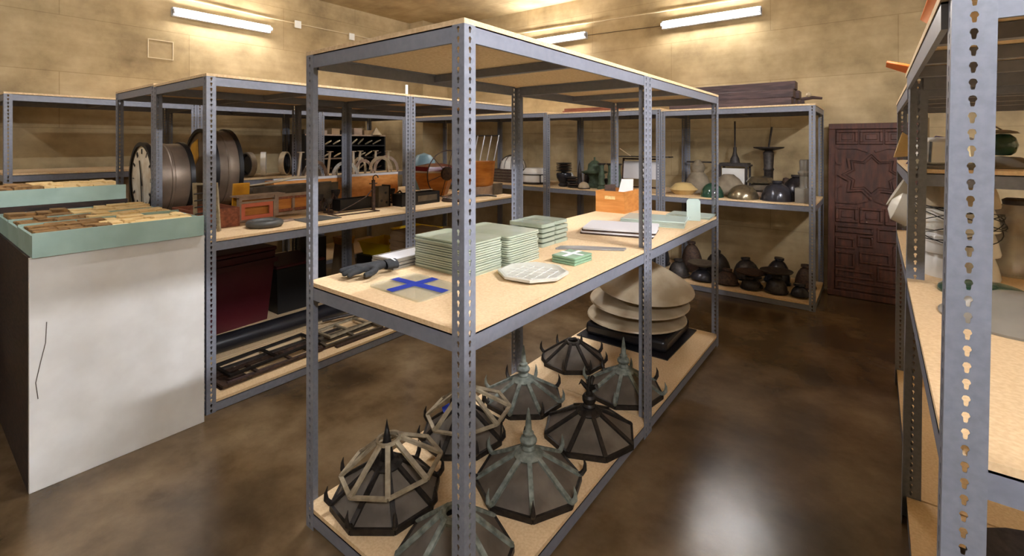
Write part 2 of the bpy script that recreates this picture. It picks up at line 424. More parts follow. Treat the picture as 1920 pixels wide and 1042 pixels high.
ceiling_lamp('bright tube fixture on the ceiling over the aisle left of the centre shelves', (-1.55, 1.3, ZC-.09), 'y', 1, 1.2, (0,0,1))
ceiling_lamp('added unseen fill light, a short tube on the front left ceiling', (-3.6, -2.4, ZC-.09), 'x', 1, .6, (0,0,1))  # fill light added out of view to brighten the clock dial and tray blocks
t = ceiling_lamp('added unseen fill light, short tubes hung on two rods behind the viewer', (1.95, -1.45, 2.75), 'x', 2, .7, (0,0,1))  # invented fixture, hung out of view to brighten the near right post
for s_ in (-.25, .25): part('rod', B().tube([(s_,0,.087),(s_,0,ZC-2.75)], .006, 8), M_housing, t)
t = ceiling_lamp('bright tube fixture hanging on two rods above the right shelves', (2.5, 1.05, 3.30), 'y', 3, 1.2, (0,0,1))
for s_ in (-.45, .45): part('rod', B().tube([(0,s_,.087),(0,s_,ZC-3.30)], .006, 8), M_housing, t)
single('conduit', 'thin pale conduit running along the left wall above the shelving', 'pipe',
    B().tube([(XL+.02, .9, 3.50), (XL+.02, 2.2, 3.475), (XL+.02, 4.82, 3.475)], .008, 8), M_conduit)
single('conduit', 'thin pale conduit running high on the back wall above the tube lights', 'pipe',
    B().tube([(-4.6, YB-.02, 3.56), (-2.3, YB-.02, 3.52), (.3, YB-.02, 3.48)], .008, 8), M_conduit)
single('cable', 'thin dark cable between the two tube lights on the back wall', 'cable',
    B().tube([(-2.5, YB-.035, 3.33), (-1.9, YB-.02, 3.32), (-1.34, YB-.035, 3.30)], .005, 6), M_cable)
for y, z, lb in ((2.64, 3.46, 'small junction box on the left wall conduit, beside the tube light'), (3.57, 3.44, 'small junction box on the left wall conduit, nearer the corner')):
    t = thing('junction_box', lb, 'box', (XL+.021, y, z))
    part('body', B().box(-.02,.02,-.045,.045,-.05,.05), M_conduit, t, bevel=.004); part('cover', B().box(.021,.025,-.05,.05,-.055,.055), M_whitetape, t)

# ------------------------------------------------------------------ white cabinet with mint trays (left foreground)
t = thing('cabinet', 'white painted plywood cabinet in the left foreground under the mint trays', 'cabinet', (-2.7, -.333, 0))
part('side_panel', B().box(.525,.545,-.371,.371,0,1.118), M_white_ply, t, bevel=.002, label='white painted panel')
part('end_panel', B().box(-.60,.524,-.372,-.352,0,1.118), M_darkwood, t, label='dark rough end panel')
part('carcass', B().box(-.60,.524,-.351,.371,0,1.117), M_darkwood, t)
b = B().tube([(.5455,-.31,.80),(.5458,-.314,.70),(.5458,-.33,.62),(.5455,-.348,.52),(.5455,-.34,.44)], .0016, 6); part('crack', b, M_cable, t)
def tray(label, x0, x1, y0, y1, z0, z1, w=.012, notch=False):
    t = thing('tray', label, 'tray', ((x0+x1)/2, (y0+y1)/2, z0)); dx, dy, h = (x1-x0)/2, (y1-y0)/2, z1-z0
    part('bottom', B().box(-dx+w,dx-w,-dy+w,dy-w,0,.012), M_mint, t)
    part('long_side', B().box(dx-w,dx,-dy,dy,0,h), M_mint, t); part('long_side', B().box(-dx,-dx+w,-dy,dy,0,h), M_mint, t)
    part('short_side', B().box(-dx+w,dx-w,-dy,-dy+w,0,h*.9), M_mint, t); part('short_side', B().box(-dx+w,dx-w,dy-w,dy,0,h*.9), M_mint, t)
    return t
TR = [('mint green tray at the front edge of the white cabinet', -2.56, -2.14, 1.118, 1.235),
      ('mint green tray second from the front on the white cabinet', -2.90, -2.57, 1.118, 1.225),
      ('mint green tray third from the front on the white cabinet', -3.285, -2.91, 1.118, 1.225)]
rnd = random.Random(3)
def blocks(x0, x1, y0, y1, z, rows, label, grp):
    z += .014
    pitch = (x1-x0)/rows
    for r_ in range(rows):
        y = y0
        while y < y1-.03:
            L_ = rnd.uniform(.05, .15); L_ = min(L_, y1-y)
            w = pitch*rnd.uniform(.80, .94); h = rnd.uniform(.018, .03)
            xc = x0+pitch*(r_+.5); dark = y < y0+(y1-y0)*.38
            b = B().box(-w/2, w/2, -L_/2+.003, L_/2-.003, -.055, h-.012)
            single('wood_block', label % ('brown, toward the left end' if dark else 'pale, toward the right end'), 'block', b, M_rough if dark else M_paleblock,
                   (xc, y+L_/2, z+rnd.uniform(-.006,.006)), (rnd.uniform(-.05,.05), rnd.uniform(-.05,.05), rnd.uniform(-.04,.04)), grp+(' (brown)' if dark else ' (pale)'), .002)
            y += L_+.002
names = ['front mint tray', 'second mint tray', 'third mint tray']
for (lb, x0, x1, z0, z1), nm, rows in zip(TR, names, (4, 3, 3)):
    tray(lb, x0, x1, -.695, .03, z0, z1)
    xe = x1-.016 if nm != 'front mint tray' else x1-.05
    blocks(x0+.016, xe, -.68, .016, 1.203, rows, 'wooden block lying in the '+nm+', %s', 'wooden blocks in the '+nm)
# the taller tray behind
t = thing('cabinet', 'plain dark stand behind the white cabinet carrying the raised mint tray', 'cabinet', (-3.58, -.5, 0))
part('carcass', B().box(-.27,.27,-.45,.45,0,1.26), M_darkwood, t)
tray('raised mint green tray of pale blocks behind the white cabinet', -3.84, -3.31, -.95, -.06, 1.262, 1.365)
blocks(-3.82, -3.33, -.93, -.08, 1.352, 4, 'wooden block lying in the raised mint tray, %s', 'wooden blocks in the raised mint tray')

# ------------------------------------------------------------------ centre shelf, middle board
Z = ZM+.0005
def ORD(k, n):
    i = n-1-k
    w_ = ['topmost','second from the top','third from the top','fourth from the top','fifth from the top','sixth from the top','seventh from the top','eighth from the top']
    if i < len(w_): return w_[i]
    return ['lowest','second from the bottom','third from the bottom','fourth from the bottom','fifth from the bottom','sixth from the bottom','seventh from the bottom'][k]
def stack(n, x0, x1, y0, y1, th, gap, mat_, label, name, cat, group, jit=.005, z=Z, bevel=.002, corner=.02, rz=0):
    dx, dy = (x1-x0)/2, (y1-y0)/2; cx_, cy_ = (x0+x1)/2, (y0+y1)/2
    c = corner; poly = []
    for (sx, sy, a0) in ((1,1,0),(-1,1,90),(-1,-1,180),(1,-1,270)):
        for k in range(4):
            a = R(a0+30*k); poly.append((sx*(dx-c)+c*math.cos(a), sy*(dy-c)+c*math.sin(a)))
    me = B().prism(poly, 0, th).mesh(name, mat_)
    for k in range(n):
        o = link(name, me, None, (cx_+rnd.uniform(-jit,jit), cy_+rnd.uniform(-jit,jit), z+k*(th+gap)), (0,0,rz+rnd.uniform(-.012,.012)))
        tag(o, label % ORD(k, n), cat, group)
    return z+n*(th+gap)
zt = stack(14, -.765, -.395, .452, .692, .0078, .0032, M_glassgreen, 'green glass sheet in the tall front glass stack, %s', 'glass_sheet', 'glass', 'panes in the tall front glass stack')
stack(14, -.748, -.365, .700, .962, .0078, .0032, M_glassgreen, 'green glass sheet in the tall stack behind the front glass stack, %s', 'glass_sheet', 'glass', 'panes in the second tall glass stack')
for k in range(2):
    stack(5, -.73, -.485, 1.17+k*.145, 1.17+k*.145+.14, .020, .008, M_thickglass, 'thick frosted glass block in the '+('nearer', 'farther')[k]+' column of the short pile, %s',
          'glass_block', 'glass', 'thick glass slabs, %s column' % ('nearer', 'farther')[k], .004, corner=.012)
# white framed panels behind the glove
b0 = (-.935, -.785, .34, .80)
for k, lb in enumerate(('white framed panel at the bottom of the flat pile behind the black glove', 'white framed panel in the middle of the flat pile behind the black glove', 'white framed panel on top of the flat pile behind the black glove')):
    t = thing('framed_sheet', lb, 'panel', (-.853+rnd.uniform(-.006,.006), .60, Z+k*.017), (0,0,rnd.uniform(-.02,.02)))
    part('frame', B().frame(-.082,.082,-.26,.26,0,.0125,.016), M_greydisc, t); part('sheet', B().box(-.065,.065,-.243,.243,.003,.0115), M_whitepanel, t)
# pane with blue tape cross
t = thing('glass_sheet', 'clear glass pane with a blue tape cross lying at the front of the shelf', 'glass', (-.49, .232, Z), (0,0,R(-2)))
poly = []
for (sx, sy, a0) in ((1,1,0),(-1,1,90),(-1,-1,180),(1,-1,270)):
    for k in range(4): poly.append((sx*.146+.016*math.cos(R(a0+30*k)), sy*.106+.016*math.sin(R(a0+30*k))))
part('sheet', B().prism(poly, 0, .007), M_clear, t)
part('tape_strip', B().box(-.155,.155,-.021,.021,.0072,.0078), M_bluetape, t, (0,.012,0), (0,0,R(3)), label='blue tape strip')
part('tape_strip', B().box(-.022,.022,-.118,.118,.008,.0086), M_bluetape, t, (-.02,0,0), (0,0,R(-3)), label='blue tape strip')
# black glove (skin figure)
def skin(name, verts, edges, rad, m, parent=None, root=0, sub=2, loc=(0,0,0), rot=(0,0,0)):
    me = bpy.data.meshes.new(name); me.from_pydata(verts, edges, []); me.materials.append(m)
    o = link(name, me, parent, loc, rot)
    md = o.modifiers.new('skin', 'SKIN'); md.use_smooth_shade = True
    sv = me.skin_vertices[0].data
    for i, r_ in enumerate(rad):
        sv[i].radius = (r_, r_) if not isinstance(r_, tuple) else r_
        sv[i].use_root = (i == root)
    sd = o.modifiers.new('sub', 'SUBSURF'); sd.levels = sub; sd.render_levels = sub
    return o
t = thing('work_glove', 'black work glove lying at the front left corner of the centre shelf', 'glove', (-.80, .20, Z+.012), (0,0,R(72)))
V = [(.10,0,.030),(.06,0,.030),(.02,0,.028),(-.02,.0,.026)]; E = [(0,1),(1,2),(2,3)]; RD = [(.040,.022),(.038,.020),(.044,.020),(.046,.018)]
for (y0, y1, L_, zt_) in ((.032,.044,.062,.010),(.011,.016,.075,.022),(-.011,-.014,.070,.012),(-.032,-.042,.055,.008)):
    i = len(V); V += [(-.035,y0,.024),(-.035-L_*.5,(y0+y1)/2,.028 if zt_ > .015 else .022),(-.035-L_,y1,zt_)]; RD += [.0155,.0135,.0115]; E += [(3,i),(i,i+1),(i+1,i+2)]
i = len(V); V += [(.03,-.05,.02),(.0,-.075,.016),(-.03,-.078,.013)]; RD += [.017,.0145,.012]; E += [(2,i),(i,i+1),(i+1,i+2)]
skin('hand', V, E, RD, M_glove, t)
cf = part('cuff', B().lathe([(.041,-.022),(.044,0),(.043,.03),(.038,.03),(.036,0)], 20, sx=.5, M=Matrix.Translation((.115,0,.026)) @ Matrix.Rotation(PI/2, 4, 'Y')), M_glove, t)
part('cuff_mark', B().box(-.004,.004,-.017,.017,-.001,.001), M_whitetape, cf, (.128,-.008,.048), (R(12),0,R(18)), label='small white mark')
# octagonal tray
t = thing('octagonal_glass', 'flat octagonal frosted glass dish with grid pattern near the shelf edge', 'glass', (-.205, .672, Z), (0,0,R(8)))
oc = lambda r, n=8, a0=22.5: [(r*math.cos(R(a0+45*k)), r*math.sin(R(a0+45*k))) for k in range(n)]
b = B(); b.lathe([(0,0),(.135,0),(.162,.012),(.162,.022),(.150,.024),(.128,.012),(0,.012)], 8, smooth=False, M=Matrix.Rotation(R(22.5), 4, 'Z'))
part('dish', b, M_glasspale, t)
b = B()
for k in range(-2, 3):
    w = .118-abs(k)*.012
    b.box(k*.045-.0012, k*.045+.0012, -w, w, .0125, .0140); b.box(-w, w, k*.045-.0012, k*.045+.0012, .0125, .0139)
part('grid_pattern', b, M_opal, t)
# small green block with white tape
t = thing('glass_block', 'small block of three green glass squares with a white tape cross', 'glass', (-.195, 1.005, Z), (0,0,R(-3)))
for k in range(3): part('pane', B().box(-.07,.07,-.08,.08,k*.0135,k*.0135+.0125), mat('jade_glass', (142,178,146), .22, trans=.2) if k == 0 else bpy.data.materials['jade_glass'], t, bevel=.004)
part('tape_strip', B().box(-.012,.012,-.078,.078,.0402,.0408), M_whitetape, t); part('tape_strip', B().box(-.066,.066,-.012,.012,.0409,.0415), M_whitetape, t)
# grey strip
single('glass_strip', 'long grey glass strip lying between the green block and the white panels', 'glass', B().prism([(-.20,-.03),(.18,-.045),(.20,.0),(-.05,.04),(-.17,.03)], 0, .010), M_greyglass, (-.255, 1.315, Z), (0,0,R(33)), bevel=.002)
# white panels pile
for k, (lb, m) in enumerate((('dark edged board at the bottom of the white panel pile', M_rust), ('white panel in the middle of the pile in front of the mint sheets', M_whitepanel), ('dark edged board second from the top of the white panel pile', M_rust), ('white panel on top of the pile in front of the mint sheets', M_whitepanel))):
    poly = []
    for (sx, sy, a0) in ((1,1,0),(-1,1,90),(-1,-1,180),(1,-1,270)):
        for q in range(4): poly.append((sx*(.235-.02)+.02*math.cos(R(a0+30*q)), sy*(.17-.02)+.02*math.sin(R(a0+30*q))))
    single('flat_sheet', lb, 'panel', B().prism(poly, 0, .0105), m, (-.345+.004*k, 1.90, Z+k*.0112), (0,0,R(14+k)))
# mint sheets
z = Z+4*.0112+.0002
for k, lb in enumerate(('mint green glass sheet at the bottom of the four on the white panels', 'mint green glass sheet second from below of the four on the white panels', 'mint green glass sheet third from below of the four on the white panels', 'mint green glass sheet on top of the four on the white panels')):
    pass
for k, lb in enumerate(('mint green glass sheet at the bottom of the pile behind the white panels', 'mint green glass sheet second from below in the pile behind the white panels', 'mint green glass sheet third from below in the pile behind the white panels', 'mint green glass sheet on top of the pile behind the white panels')):
    single('glass_sheet', lb, 'glass', B().box(-.225,.225,-.15,.15,0,.0115), M_mintglass, (-.29+.006*k, 2.37-.003*k, Z+k*.0125), (0,0,R(14-k)), bevel=.002)
single('glass_sheet', 'pale mint glass sheet standing upright at the right of the mint pile', 'glass',
   B().prism([(-.05,0),(.05,0),(.05,.15),(.035,.168),(-.035,.168),(-.05,.15)], -.005, .005, Matrix.Rotation(PI/2, 4, 'X')), M_mintglass, (-.085, 2.66, Z+.003), (R(-8),0,R(20)))
for k in range(2): single('glass_sheet', ('pale mint glass sheet lower of the two at the far end of the centre shelf', 'pale mint glass sheet upper of the two at the far end of the centre shelf')[k], 'glass',
   B().box(-.17,.17,-.12,.12,0,.009), M_mintglass, (-.185+.01*k, 2.90-.004*k, Z+k*.0098), (0,0,R(4)))
# orange box with contents
t = thing('wooden_box', 'orange varnished wooden box with a hand slot on the centre shelf', 'box', (-.80, 2.86, Z))
w = .012; X, Y, Hh = .135, .175, .185
b = B(); b.box(-X,-.05,-Y,-Y+w,0,Hh); b.box(.05,X,-Y,-Y+w,0,Hh); b.box(-.05,.05,-Y,-Y+w,0,.115); b.box(-.05,.05,-Y,-Y+w,.145,Hh)
fp = part('front', b, M_orangebox, t); part('slot_backing', B().box(-.05,.05,-Y+.003,-Y+.008,.115,.145), M_paleblock, fp, label='pale hand slot')
part('back', B().box(-X,X,Y-w,Y,0,Hh), M_orangebox, t); part('side', B().box(X-w,X,-Y+w,Y-w,0,Hh), M_orangebox, t); part('side', B().box(-X,-X+w,-Y+w,Y-w,0,Hh), M_orangebox, t)
part('bottom', B().box(-X+w,X-w,-Y+w,Y-w,0,.01), M_orangebox, t)
single('glass_sheet', 'pale white glass sheet leaning inside the orange wooden box', 'glass', B().prism([(-.09,0),(.07,0),(.085,.27),(-.02,.27)], -.004, .004, Matrix.Rotation(PI/2, 4, 'X')), M_opal, (-.76, 2.90, Z+.012), (R(-14),0,R(30)))
for k in range(3): single('metal_piece', ('dark iron slat leaning in the orange wooden box, nearest the hand slot', 'dark iron slat leaning in the orange wooden box, between two others', 'dark iron slat leaning in the orange wooden box, nearest the white glass')[k], 'slat', B().box(-.022,.022,-.008,.008,0,.215), M_rust, (-.875+.010*k, 2.80+.036*k, Z+.014), (R(-12),0,R(30)))

# ------------------------------------------------------------------ lantern roofs on the bottom board
ZL = .0905
def roof(label, x, y, rot, Rr=.245, h=.135, finial='spire', ribm=None, skeleton=False, zoff=0, tilt=(0,0), panels=True, flat=False, hook=True, name='lantern_hood', drop=(), lean=0):
    ribm = ribm or M_patina
    t = thing(name, label, 'lantern', (x, y, ZL+zoff), (tilt[0], tilt[1], R(rot)))
    if lean: t.rotation_euler = (Matrix.Rotation(R(lean), 3, Vector((.608,-.794,0))) @ Matrix.Rotation(R(rot), 3, 'Z')).to_euler()
    z0 = .022; r1 = .052
    P = lambda r, k, z: Vector((r*math.cos(R(45*k)), r*math.sin(R(45*k)), z))
    zof = lambda r: z0+(h-z0)*(Rr-r)/(Rr-r1)
    for k in range(8):
        b = B(); b.bar(P(r1*.9,k,zof(r1*.9)+.004), P(Rr,k,z0+.004), .021, .012); rb = part('rib', b, ribm, t)
        if not skeleton:
            if panels and k not in drop:
                b = B(); b.plate([P(r1,k,zof(r1)-.003), P(Rr*.985,k,z0-.001), P(Rr*.985,k+1,z0-.001), P(r1,k+1,zof(r1)-.003)], .004); part('panel', b, M_panel, t)
            b = B(); b.bar(P(Rr,k,z0-.008), P(Rr,k+1,z0-.008), .012, .026); part('rim', b, M_dark_patina if ribm != M_tanmetal else ribm, t)
            if hook:
                d = P(1,k,0); c = P(Rr,k,z0)
                pts = [c+d*-.018+Vector((0,0,.006)), c+d*.004+Vector((0,0,.012)), c+d*.018+Vector((0,0,.030)), c+d*.020+Vector((0,0,.058)), c+d*.012+Vector((0,0,.086))]
                part('hook', B().tube(pts, [.010,.012,.011,.007,.001], 8), ribm if k % 2 else M_dark_patina, rb)
        else:
            b = B(); b.bar(P(Rr,k,z0+.004), P(Rr,k+1,z0+.004), .018, .010); part('rim', b, ribm, t)
    if skeleton:
        part('apex_ring', B().lathe([(.044,h+.0),(.056,h+.0),(.056,h+.014),(.044,h+.014),(.044,h)], 20), ribm, t)
        return t
    if finial == 'none':
        part('collar', B().lathe([(.034,h-.004),(.058,h-.008),(.060,h+.004),(.050,h+.010),(.036,h+.010),(.034,h-.004)], 24), ribm, t); return t
    part('collar', B().lathe([(0,h-.006),(.066,h-.010),(.070,h-.002),(.060,h+.008),(.034,h+.014),(.030,h+.018),(0,h+.018)], 24), ribm, t)
    if finial == 'spire':
        part('finial', B().lathe([(0,h+.016),(.030,h+.016),(.034,h+.026),(.030,h+.036),(.026,h+.040),(.037,h+.050),(.040,h+.062),(.034,h+.074),(.022,h+.080),(.024,h+.088),(.026,h+.094),(.017,h+.10),(.014,h+.14),(.010,h+.17),(.005,h+.20),(0,h+.212)], 18), ribm, t)
    elif finial == 'cone':
        part('finial', B().lathe([(0,h+.014),(.030,h+.014),(.032,h+.02),(.026,h+.05),(.014,h+.12),(0,h+.195)], 16), M_black, t, label='black pointed finial')
    elif finial == 'ornate':
        fi = part('finial', B().lathe([(0,h+.016),(.032,h+.016),(.036,h+.028),(.028,h+.040),(.036,h+.052),(.038,h+.074),(.030,h+.086),(.018,h+.090),(.014,h+.13),(.006,h+.18),(0,h+.19)], 18), M_dark_patina, t)
        for k, (a, L_) in enumerate(((20,.075),(140,.07),(250,.055))):
            d = Vector((math.cos(R(a)), math.sin(R(a)), 0)); b_ = Vector((0,0,h+.10))
            part('leaf', B().tube([b_, b_+d*.02+Vector((0,0,.03)), b_+d*L_*.8+Vector((0,0,.055)), b_+d*L_+Vector((0,0,.035))], [.006,.013,.012,.002], 8), M_dark_patina, fi)
    return t
VA = math.degrees(math.atan2(-.79, .61))
roof('lantern roof under a bare tan frame at the front left with a black cone finial', -.705, .248, VA+22, .235, .15, 'cone', M_dark_patina)
roof('bare tan octagonal lantern frame resting on the front left lantern roof', -.70, .275, VA+10, .222, .135, skeleton=True, zoff=.10, lean=7, ribm=M_tanmetal, name='lantern_cage')
roof('lantern roof at the front right corner, cut by the frame, nearest the front', -.24, .205, VA+5, .222, .165, 'none', M_patina, hook=False)
t2 = roof('lantern roof with blue tape under a tan frame, behind the front post', -.735, .775, VA+22, .222, .15, 'none', M_dark_patina)
part('tape_strip', B().box(-.02,.02,-.022,.022,-.001,.001), M_bluetape, t2, (-.03,-.085,.15), (R(25),R(10),0), label='scrap of blue tape')
roof('bare tan octagonal lantern frame resting on the blue taped lantern roof', -.715, .80, VA, .225, .13, skeleton=True, zoff=.105, lean=6, ribm=M_tanmetal, name='lantern_cage')
roof('large green patina lantern roof with a spire, front and nearest the aisle', -.25, .70, VA+2, .245, .137, 'spire', M_patina)
roof('green patina lantern roof with a spire, at the inner side before the rear leg', -.69, 1.265, VA+24, .235, .127, 'spire', M_patina)
roof('dark brown lantern roof with a broken leafy finial, beside the aisle', -.205, 1.205, VA+10, .245, .125, 'ornate', M_dark_patina, hook=False)
roof('flat topped dark lantern roof without finial, in front of the black wrapped box', -.71, 1.90, VA+22, .225, .14, 'none', M_dark_patina)
roof('green patina lantern roof with a tall spire, behind the middle post', -.245, 1.735, VA+20, .24, .132, 'spire', M_patina)

# black wrapped box and cream cone shades
single('black_sheet', 'thin black sheet under the black wrapped box on the bottom board', 'sheet', B().box(-.375,.375,-.35,.35,0,.008), M_blackplastic, (-.54, 2.665, ZL), (0,0,R(0)))
single('wrapped_box', 'flat black plastic wrapped box under the cream shades', 'box', B().box(-.335,.335,-.30,.30,0,.10), M_blackplastic, (-.54, 2.675, ZL+.009), (0,0,R(1)), bevel=.03)
def dome_shade(Rr, h, top=.05, lip=.012, th=.004):
    n = 10; out = [(Rr, 0), (Rr*.985, lip)]
    for k in range(1, n+1):
        f = k/n; out.append((Rr*.985+(top-Rr*.985)*f, lip+(h-lip)*(f**.85)))
    inn = [(max(r_-th, .001), z_-th) for r_, z_ in out[::-1]]
    inn[-1] = (Rr-th, 0)
    return B().lathe(out+[(0, h)] , 40) if False else B().lathe([(Rr-th,0)]+out+[(top*.5, h+.004)]+[(top*.5, h-th)]+inn[:-1]+[(Rr-th,0)], 44)
zc = ZL+.112
for k, (lb, dx, dy, tx, ty, r_) in enumerate((('cream enamel cone shade at the bottom of the stack on the black box', -.02, .02, 0, 0, .40), ('cream enamel cone shade in the middle of the stack on the black box', .0, .03, R(2), R(2), .40), ('cream enamel cone shade on top of the stack on the black box, tilted', .05, .04, R(4), R(5), .385))):
    single('cone_lampshade', lb, 'shade', dome_shade(r_, (.105, .11, .21)[k], .05), M_cream, (-.53+dx, 2.64+dy, zc+k*.125+.035), (tx, ty, 0), bevel=0)

# ------------------------------------------------------------------ second row, middle board (z = Z2)
Zr = Z2+.0005
# clock drum and big drum on the rear row
def drum(label, c, Rr, L, face=None, mt=None):
    t = thing('clock_drum' if face else 'metal_drum', label, 'drum', c)
    M = Matrix.Rotation(-PI/2, 4, 'X')            # axis along +y
    part('shell', B().lathe([(Rr-.035,.012),(Rr-.012,0),(Rr-.012,.02),(Rr-.016,L*.45),(Rr-.010,L*.47),(Rr-.010,L*.53),(Rr-.016,L*.55),(Rr-.012,L-.02),(Rr-.02,L),(0,L)], 48, M=M), mt or M_drum, t)
    part('rim', B().lathe([(Rr-.03,-.012),(Rr,-.012),(Rr,.022),(Rr-.012,.022)], 48, M=M), M_black, t)
    part('rim', B().lathe([(Rr-.02,L-.02),(Rr,L-.02),(Rr,L+.012),(Rr-.03,L+.012)], 48, M=M), M_black, t)
    if face:
        dl = part('dial', B().lathe([(0,.004),(Rr-.03,.004),(Rr-.03,.010),(0,.010)], 48, M=M), M_clockface, t, label='chipped cream clock dial')
        b = B()
        for k in range(12):
            a = R(30*k); p = Vector((math.sin(a)*(Rr-.075), -.001, math.cos(a)*(Rr-.075)))
            d = Vector((math.sin(a), 0, math.cos(a)))
            n = (2,1,2,3,2,1,2,3,2,1,2,3)[k]
            sd = Vector((math.cos(a), 0, -math.sin(a)))
            for q in range(n): b.bar(p-d*.02+sd*(q-(n-1)/2)*.011, p+d*.02+sd*(q-(n-1)/2)*.011, .0045, .004, up=(0,1,0))
        part('numerals', b, M_black, dl)
        b = B(); b.bar((-.01,-.006,.05), (.02,-.006,-.20), .016, .004, up=(0,1,0)); part('hand', b, M_black, dl)
        b = B(); b.bar((.012,-.004,-.05), (-.05,-.004,.15), .014, .004, up=(0,1,0)); part('hand', b, M_black, dl)
    return t
drum('grey metal drum with a chipped white clock dial standing on edge behind the white cabinet', (-3.655, .125, Zr+.302), .30, .27, True)
t = drum('larger tarnished metal drum standing on edge behind the clock drum', (-3.70, .56, Zr+.362), .36, .20)
part('disc', B().lathe([(0,.001),(.32,.001),(.325,.013),(0,.013)], 48, M=Matrix.Rotation(-PI/2, 4, 'X')), M_drum, t)
part('yellow_patch', B().plate([(-.26,-.002,.12),(-.20,-.002,.22),(-.06,-.002,.27),(-.04,-.002,.10),(-.14,-.002,.02)], .003), M_yellow_amber, t, label='yellowed label patch')
# standing rings on the left wall shelf
for k, (px, y, m, lb) in enumerate(((0, 1.14, M_purple, 'dark purple ring nearest the big drum'), (0, 1.39, M_silver, 'bright silver ring second from the big drum'), (0, 1.61, M_terracotta, 'grey ring third from the big drum'), (0, 1.80, M_milky, 'pale ring seen edge on, fourth from the big drum'), (0, 2.08, M_cream, 'cream edged ring, farthest of the standing row'))):
    t = thing('metal_ring', lb+' on the left wall shelf', 'ring', (-5.20, y, 1.2405+.157), (0,0,R((8,8,6,-27,-46)[k])))
    MX = Matrix.Rotation(PI/2, 4, 'X')
    part('band', B().lathe([(.138,-.03),(.156,-.03),(.156,.03),(.138,.03),(.138,-.03)], 36, M=MX), m, t)
    part('lining', B().lathe([(.120,-.022),(.1375,-.026),(.1375,.026),(.120,.022),(.120,-.022)], 36, M=MX), M_iron, t)
    part('pane', B().lathe([(0,-.003),(.1195,-.003),(.1195,.003),(0,.003)], 36, M=MX), M_darkbowl, t)
# red crate near the white cabinet
t = thing('crate', 'reddish wooden crate behind the front post beside the mint trays', 'crate', (-2.79, .275, Zr), (0,0,R(1)))
X, Y, Hh, w = .19, .148, .135, .012
for (n_, q) in (('long_side',(-X,X,-Y,-Y+w)),('long_side',(-X,X,Y-w,Y)),('short_side',(-X,-X+w,-Y+w,Y-w)),('short_side',(X-w,X,-Y+w,Y-w))): part(n_, B().box(q[0],q[1],q[2],q[3],0,Hh), M_redwood, t, bevel=.002)
part('bottom', B().box(-X+w,X-w,-Y+w,Y-w,0,.01), M_redwood, t)
# tan ladder rack with pegs
t = thing('peg_rack', 'two tan uprights with dark pegs leaning behind the front post', 'rack', (-2.53, .19, Zr), (0,0,R(45)))
for s_ in (-1, 1): part('upright', B().bar((s_*.072,0,.003), (s_*.066,-.03,.33), .022, .014), M_tanmetal, t)
for k in range(6): part('peg', B().tube([(-.07,-.004-.0045*k,.03+.045*k),(.07,-.004-.0045*k,.045+.045*k)], .006, 8), M_iron, t)
part('top_rail', B().bar((-.066,-.029,.322), (.066,-.029,.322), .016, .014), M_tanmetal, t)
# yellow amber pane
single('amber_glass_sheet', 'yellow amber glass pane standing upright behind the coral lantern frame', 'glass', B().box(-.007,.007,-.066,.066,0,.285), M_yellow_amber, (-2.90, .55, Zr), (0,R(4),R(8)), bevel=.004)
single('amber_glass_sheet', 'short amber block leaning by the upright yellow pane', 'glass', B().box(-.01,.01,-.08,.08,0,.185), M_yellow_amber, (-2.885, .72, Zr), (0,R(4),R(8)), bevel=.003)
# lantern frame with coral trim
t = thing('lantern_cage', 'taupe metal lantern frame with coral trimmed openings on the second row shelf', 'lantern', (-2.765, .775, Zr), (0,0,R(2)))
MF = Matrix.Rotation(PI/2, 4, 'Z') @ Matrix.Rotation(PI/2, 4, 'X')
part('frame', B().frame(-.30,.33,.02,.185,-.02,.02,.02,MF), M_taupe, t)
part('end_frame', B().frame(-.31,-.04,.005,.155,.022,.045,.014,MF), M_taupe, t)
part('coral_trim', B().frame(-.295,-.055,.020,.14,.024,.04,.028,MF), M_coral, t, label='coral trim')
part('back_panel', B().box(-.295,.325,.03,.17,-.012,-.006,MF), M_amber, t, label='amber back panel')
part('coral_trim', B().frame(-.02,.315,.045,.165,.0,.012,.020,MF), M_redwood, t)
part('mullion', B().box(-.035,-.005,.02,.185,-.012,.03,MF), M_taupe, t); part('mullion', B().box(.12,.14,.03,.17,-.005,.012,MF), M_taupe, t)
part('top_plate', B().box(-.32,.05,.186,.196,-.09,.03,MF), M_taupe, t)
single('trough', 'long brown grey metal trough behind the coral lantern frame', 'trough', B().box(-.06,.06,-.38,.38,0,.02).box(-.06,-.052,-.38,.38,.02,.235).box(.052,.06,-.38,.38,.02,.235), M_grime, (-3.02, 1.06, Zr), (0,0,0))
t = thing('horn', 'pale tapering horn shaped strip lying across the trough', 'strip', (-3.02, .95, Zr+.2425))
part('strip', B().tube([(0,-.30,.004),(0,-.1,.02),(0,.1,.05),(0,.3,.045)], [.004,.010,.014,.010], 8), M_cream, t)
# tyre ring
t = thing('tyre_ring', 'dark rubber ring lying at the shelf edge in front of the coral lantern frame', 'ring', (-2.43, .52, Zr))
part('ring', B().tube([(.098*math.cos(2*PI*k/28), .098*math.sin(2*PI*k/28), .024) for k in range(28)], .024, 12, closed=True), M_slate, t)
part('hub', B().lathe([(0,.004),(.07,.004),(.072,.012),(.02,.018),(0,.018)], 24), M_rust, t)
# flat plates
single('flat_plate', 'thin grey plate lying behind the centre shelf left post', 'plate', B().prism([(-.11,-.13),(.10,-.15),(.11,.15),(-.12,.12)], 0, .006), M_slate, (-2.44, .92, Zr), (0,0,R(5)))
single('flat_plate', 'broken flat taupe plate lying beside the rubber ring', 'plate', B().prism([(-.08,-.08),(.04,-.10),(.06,.08),(-.03,.10),(-.09,.03)], 0, .006), M_taupe, (-2.55, .72, Zr), (0,0,R(20)))
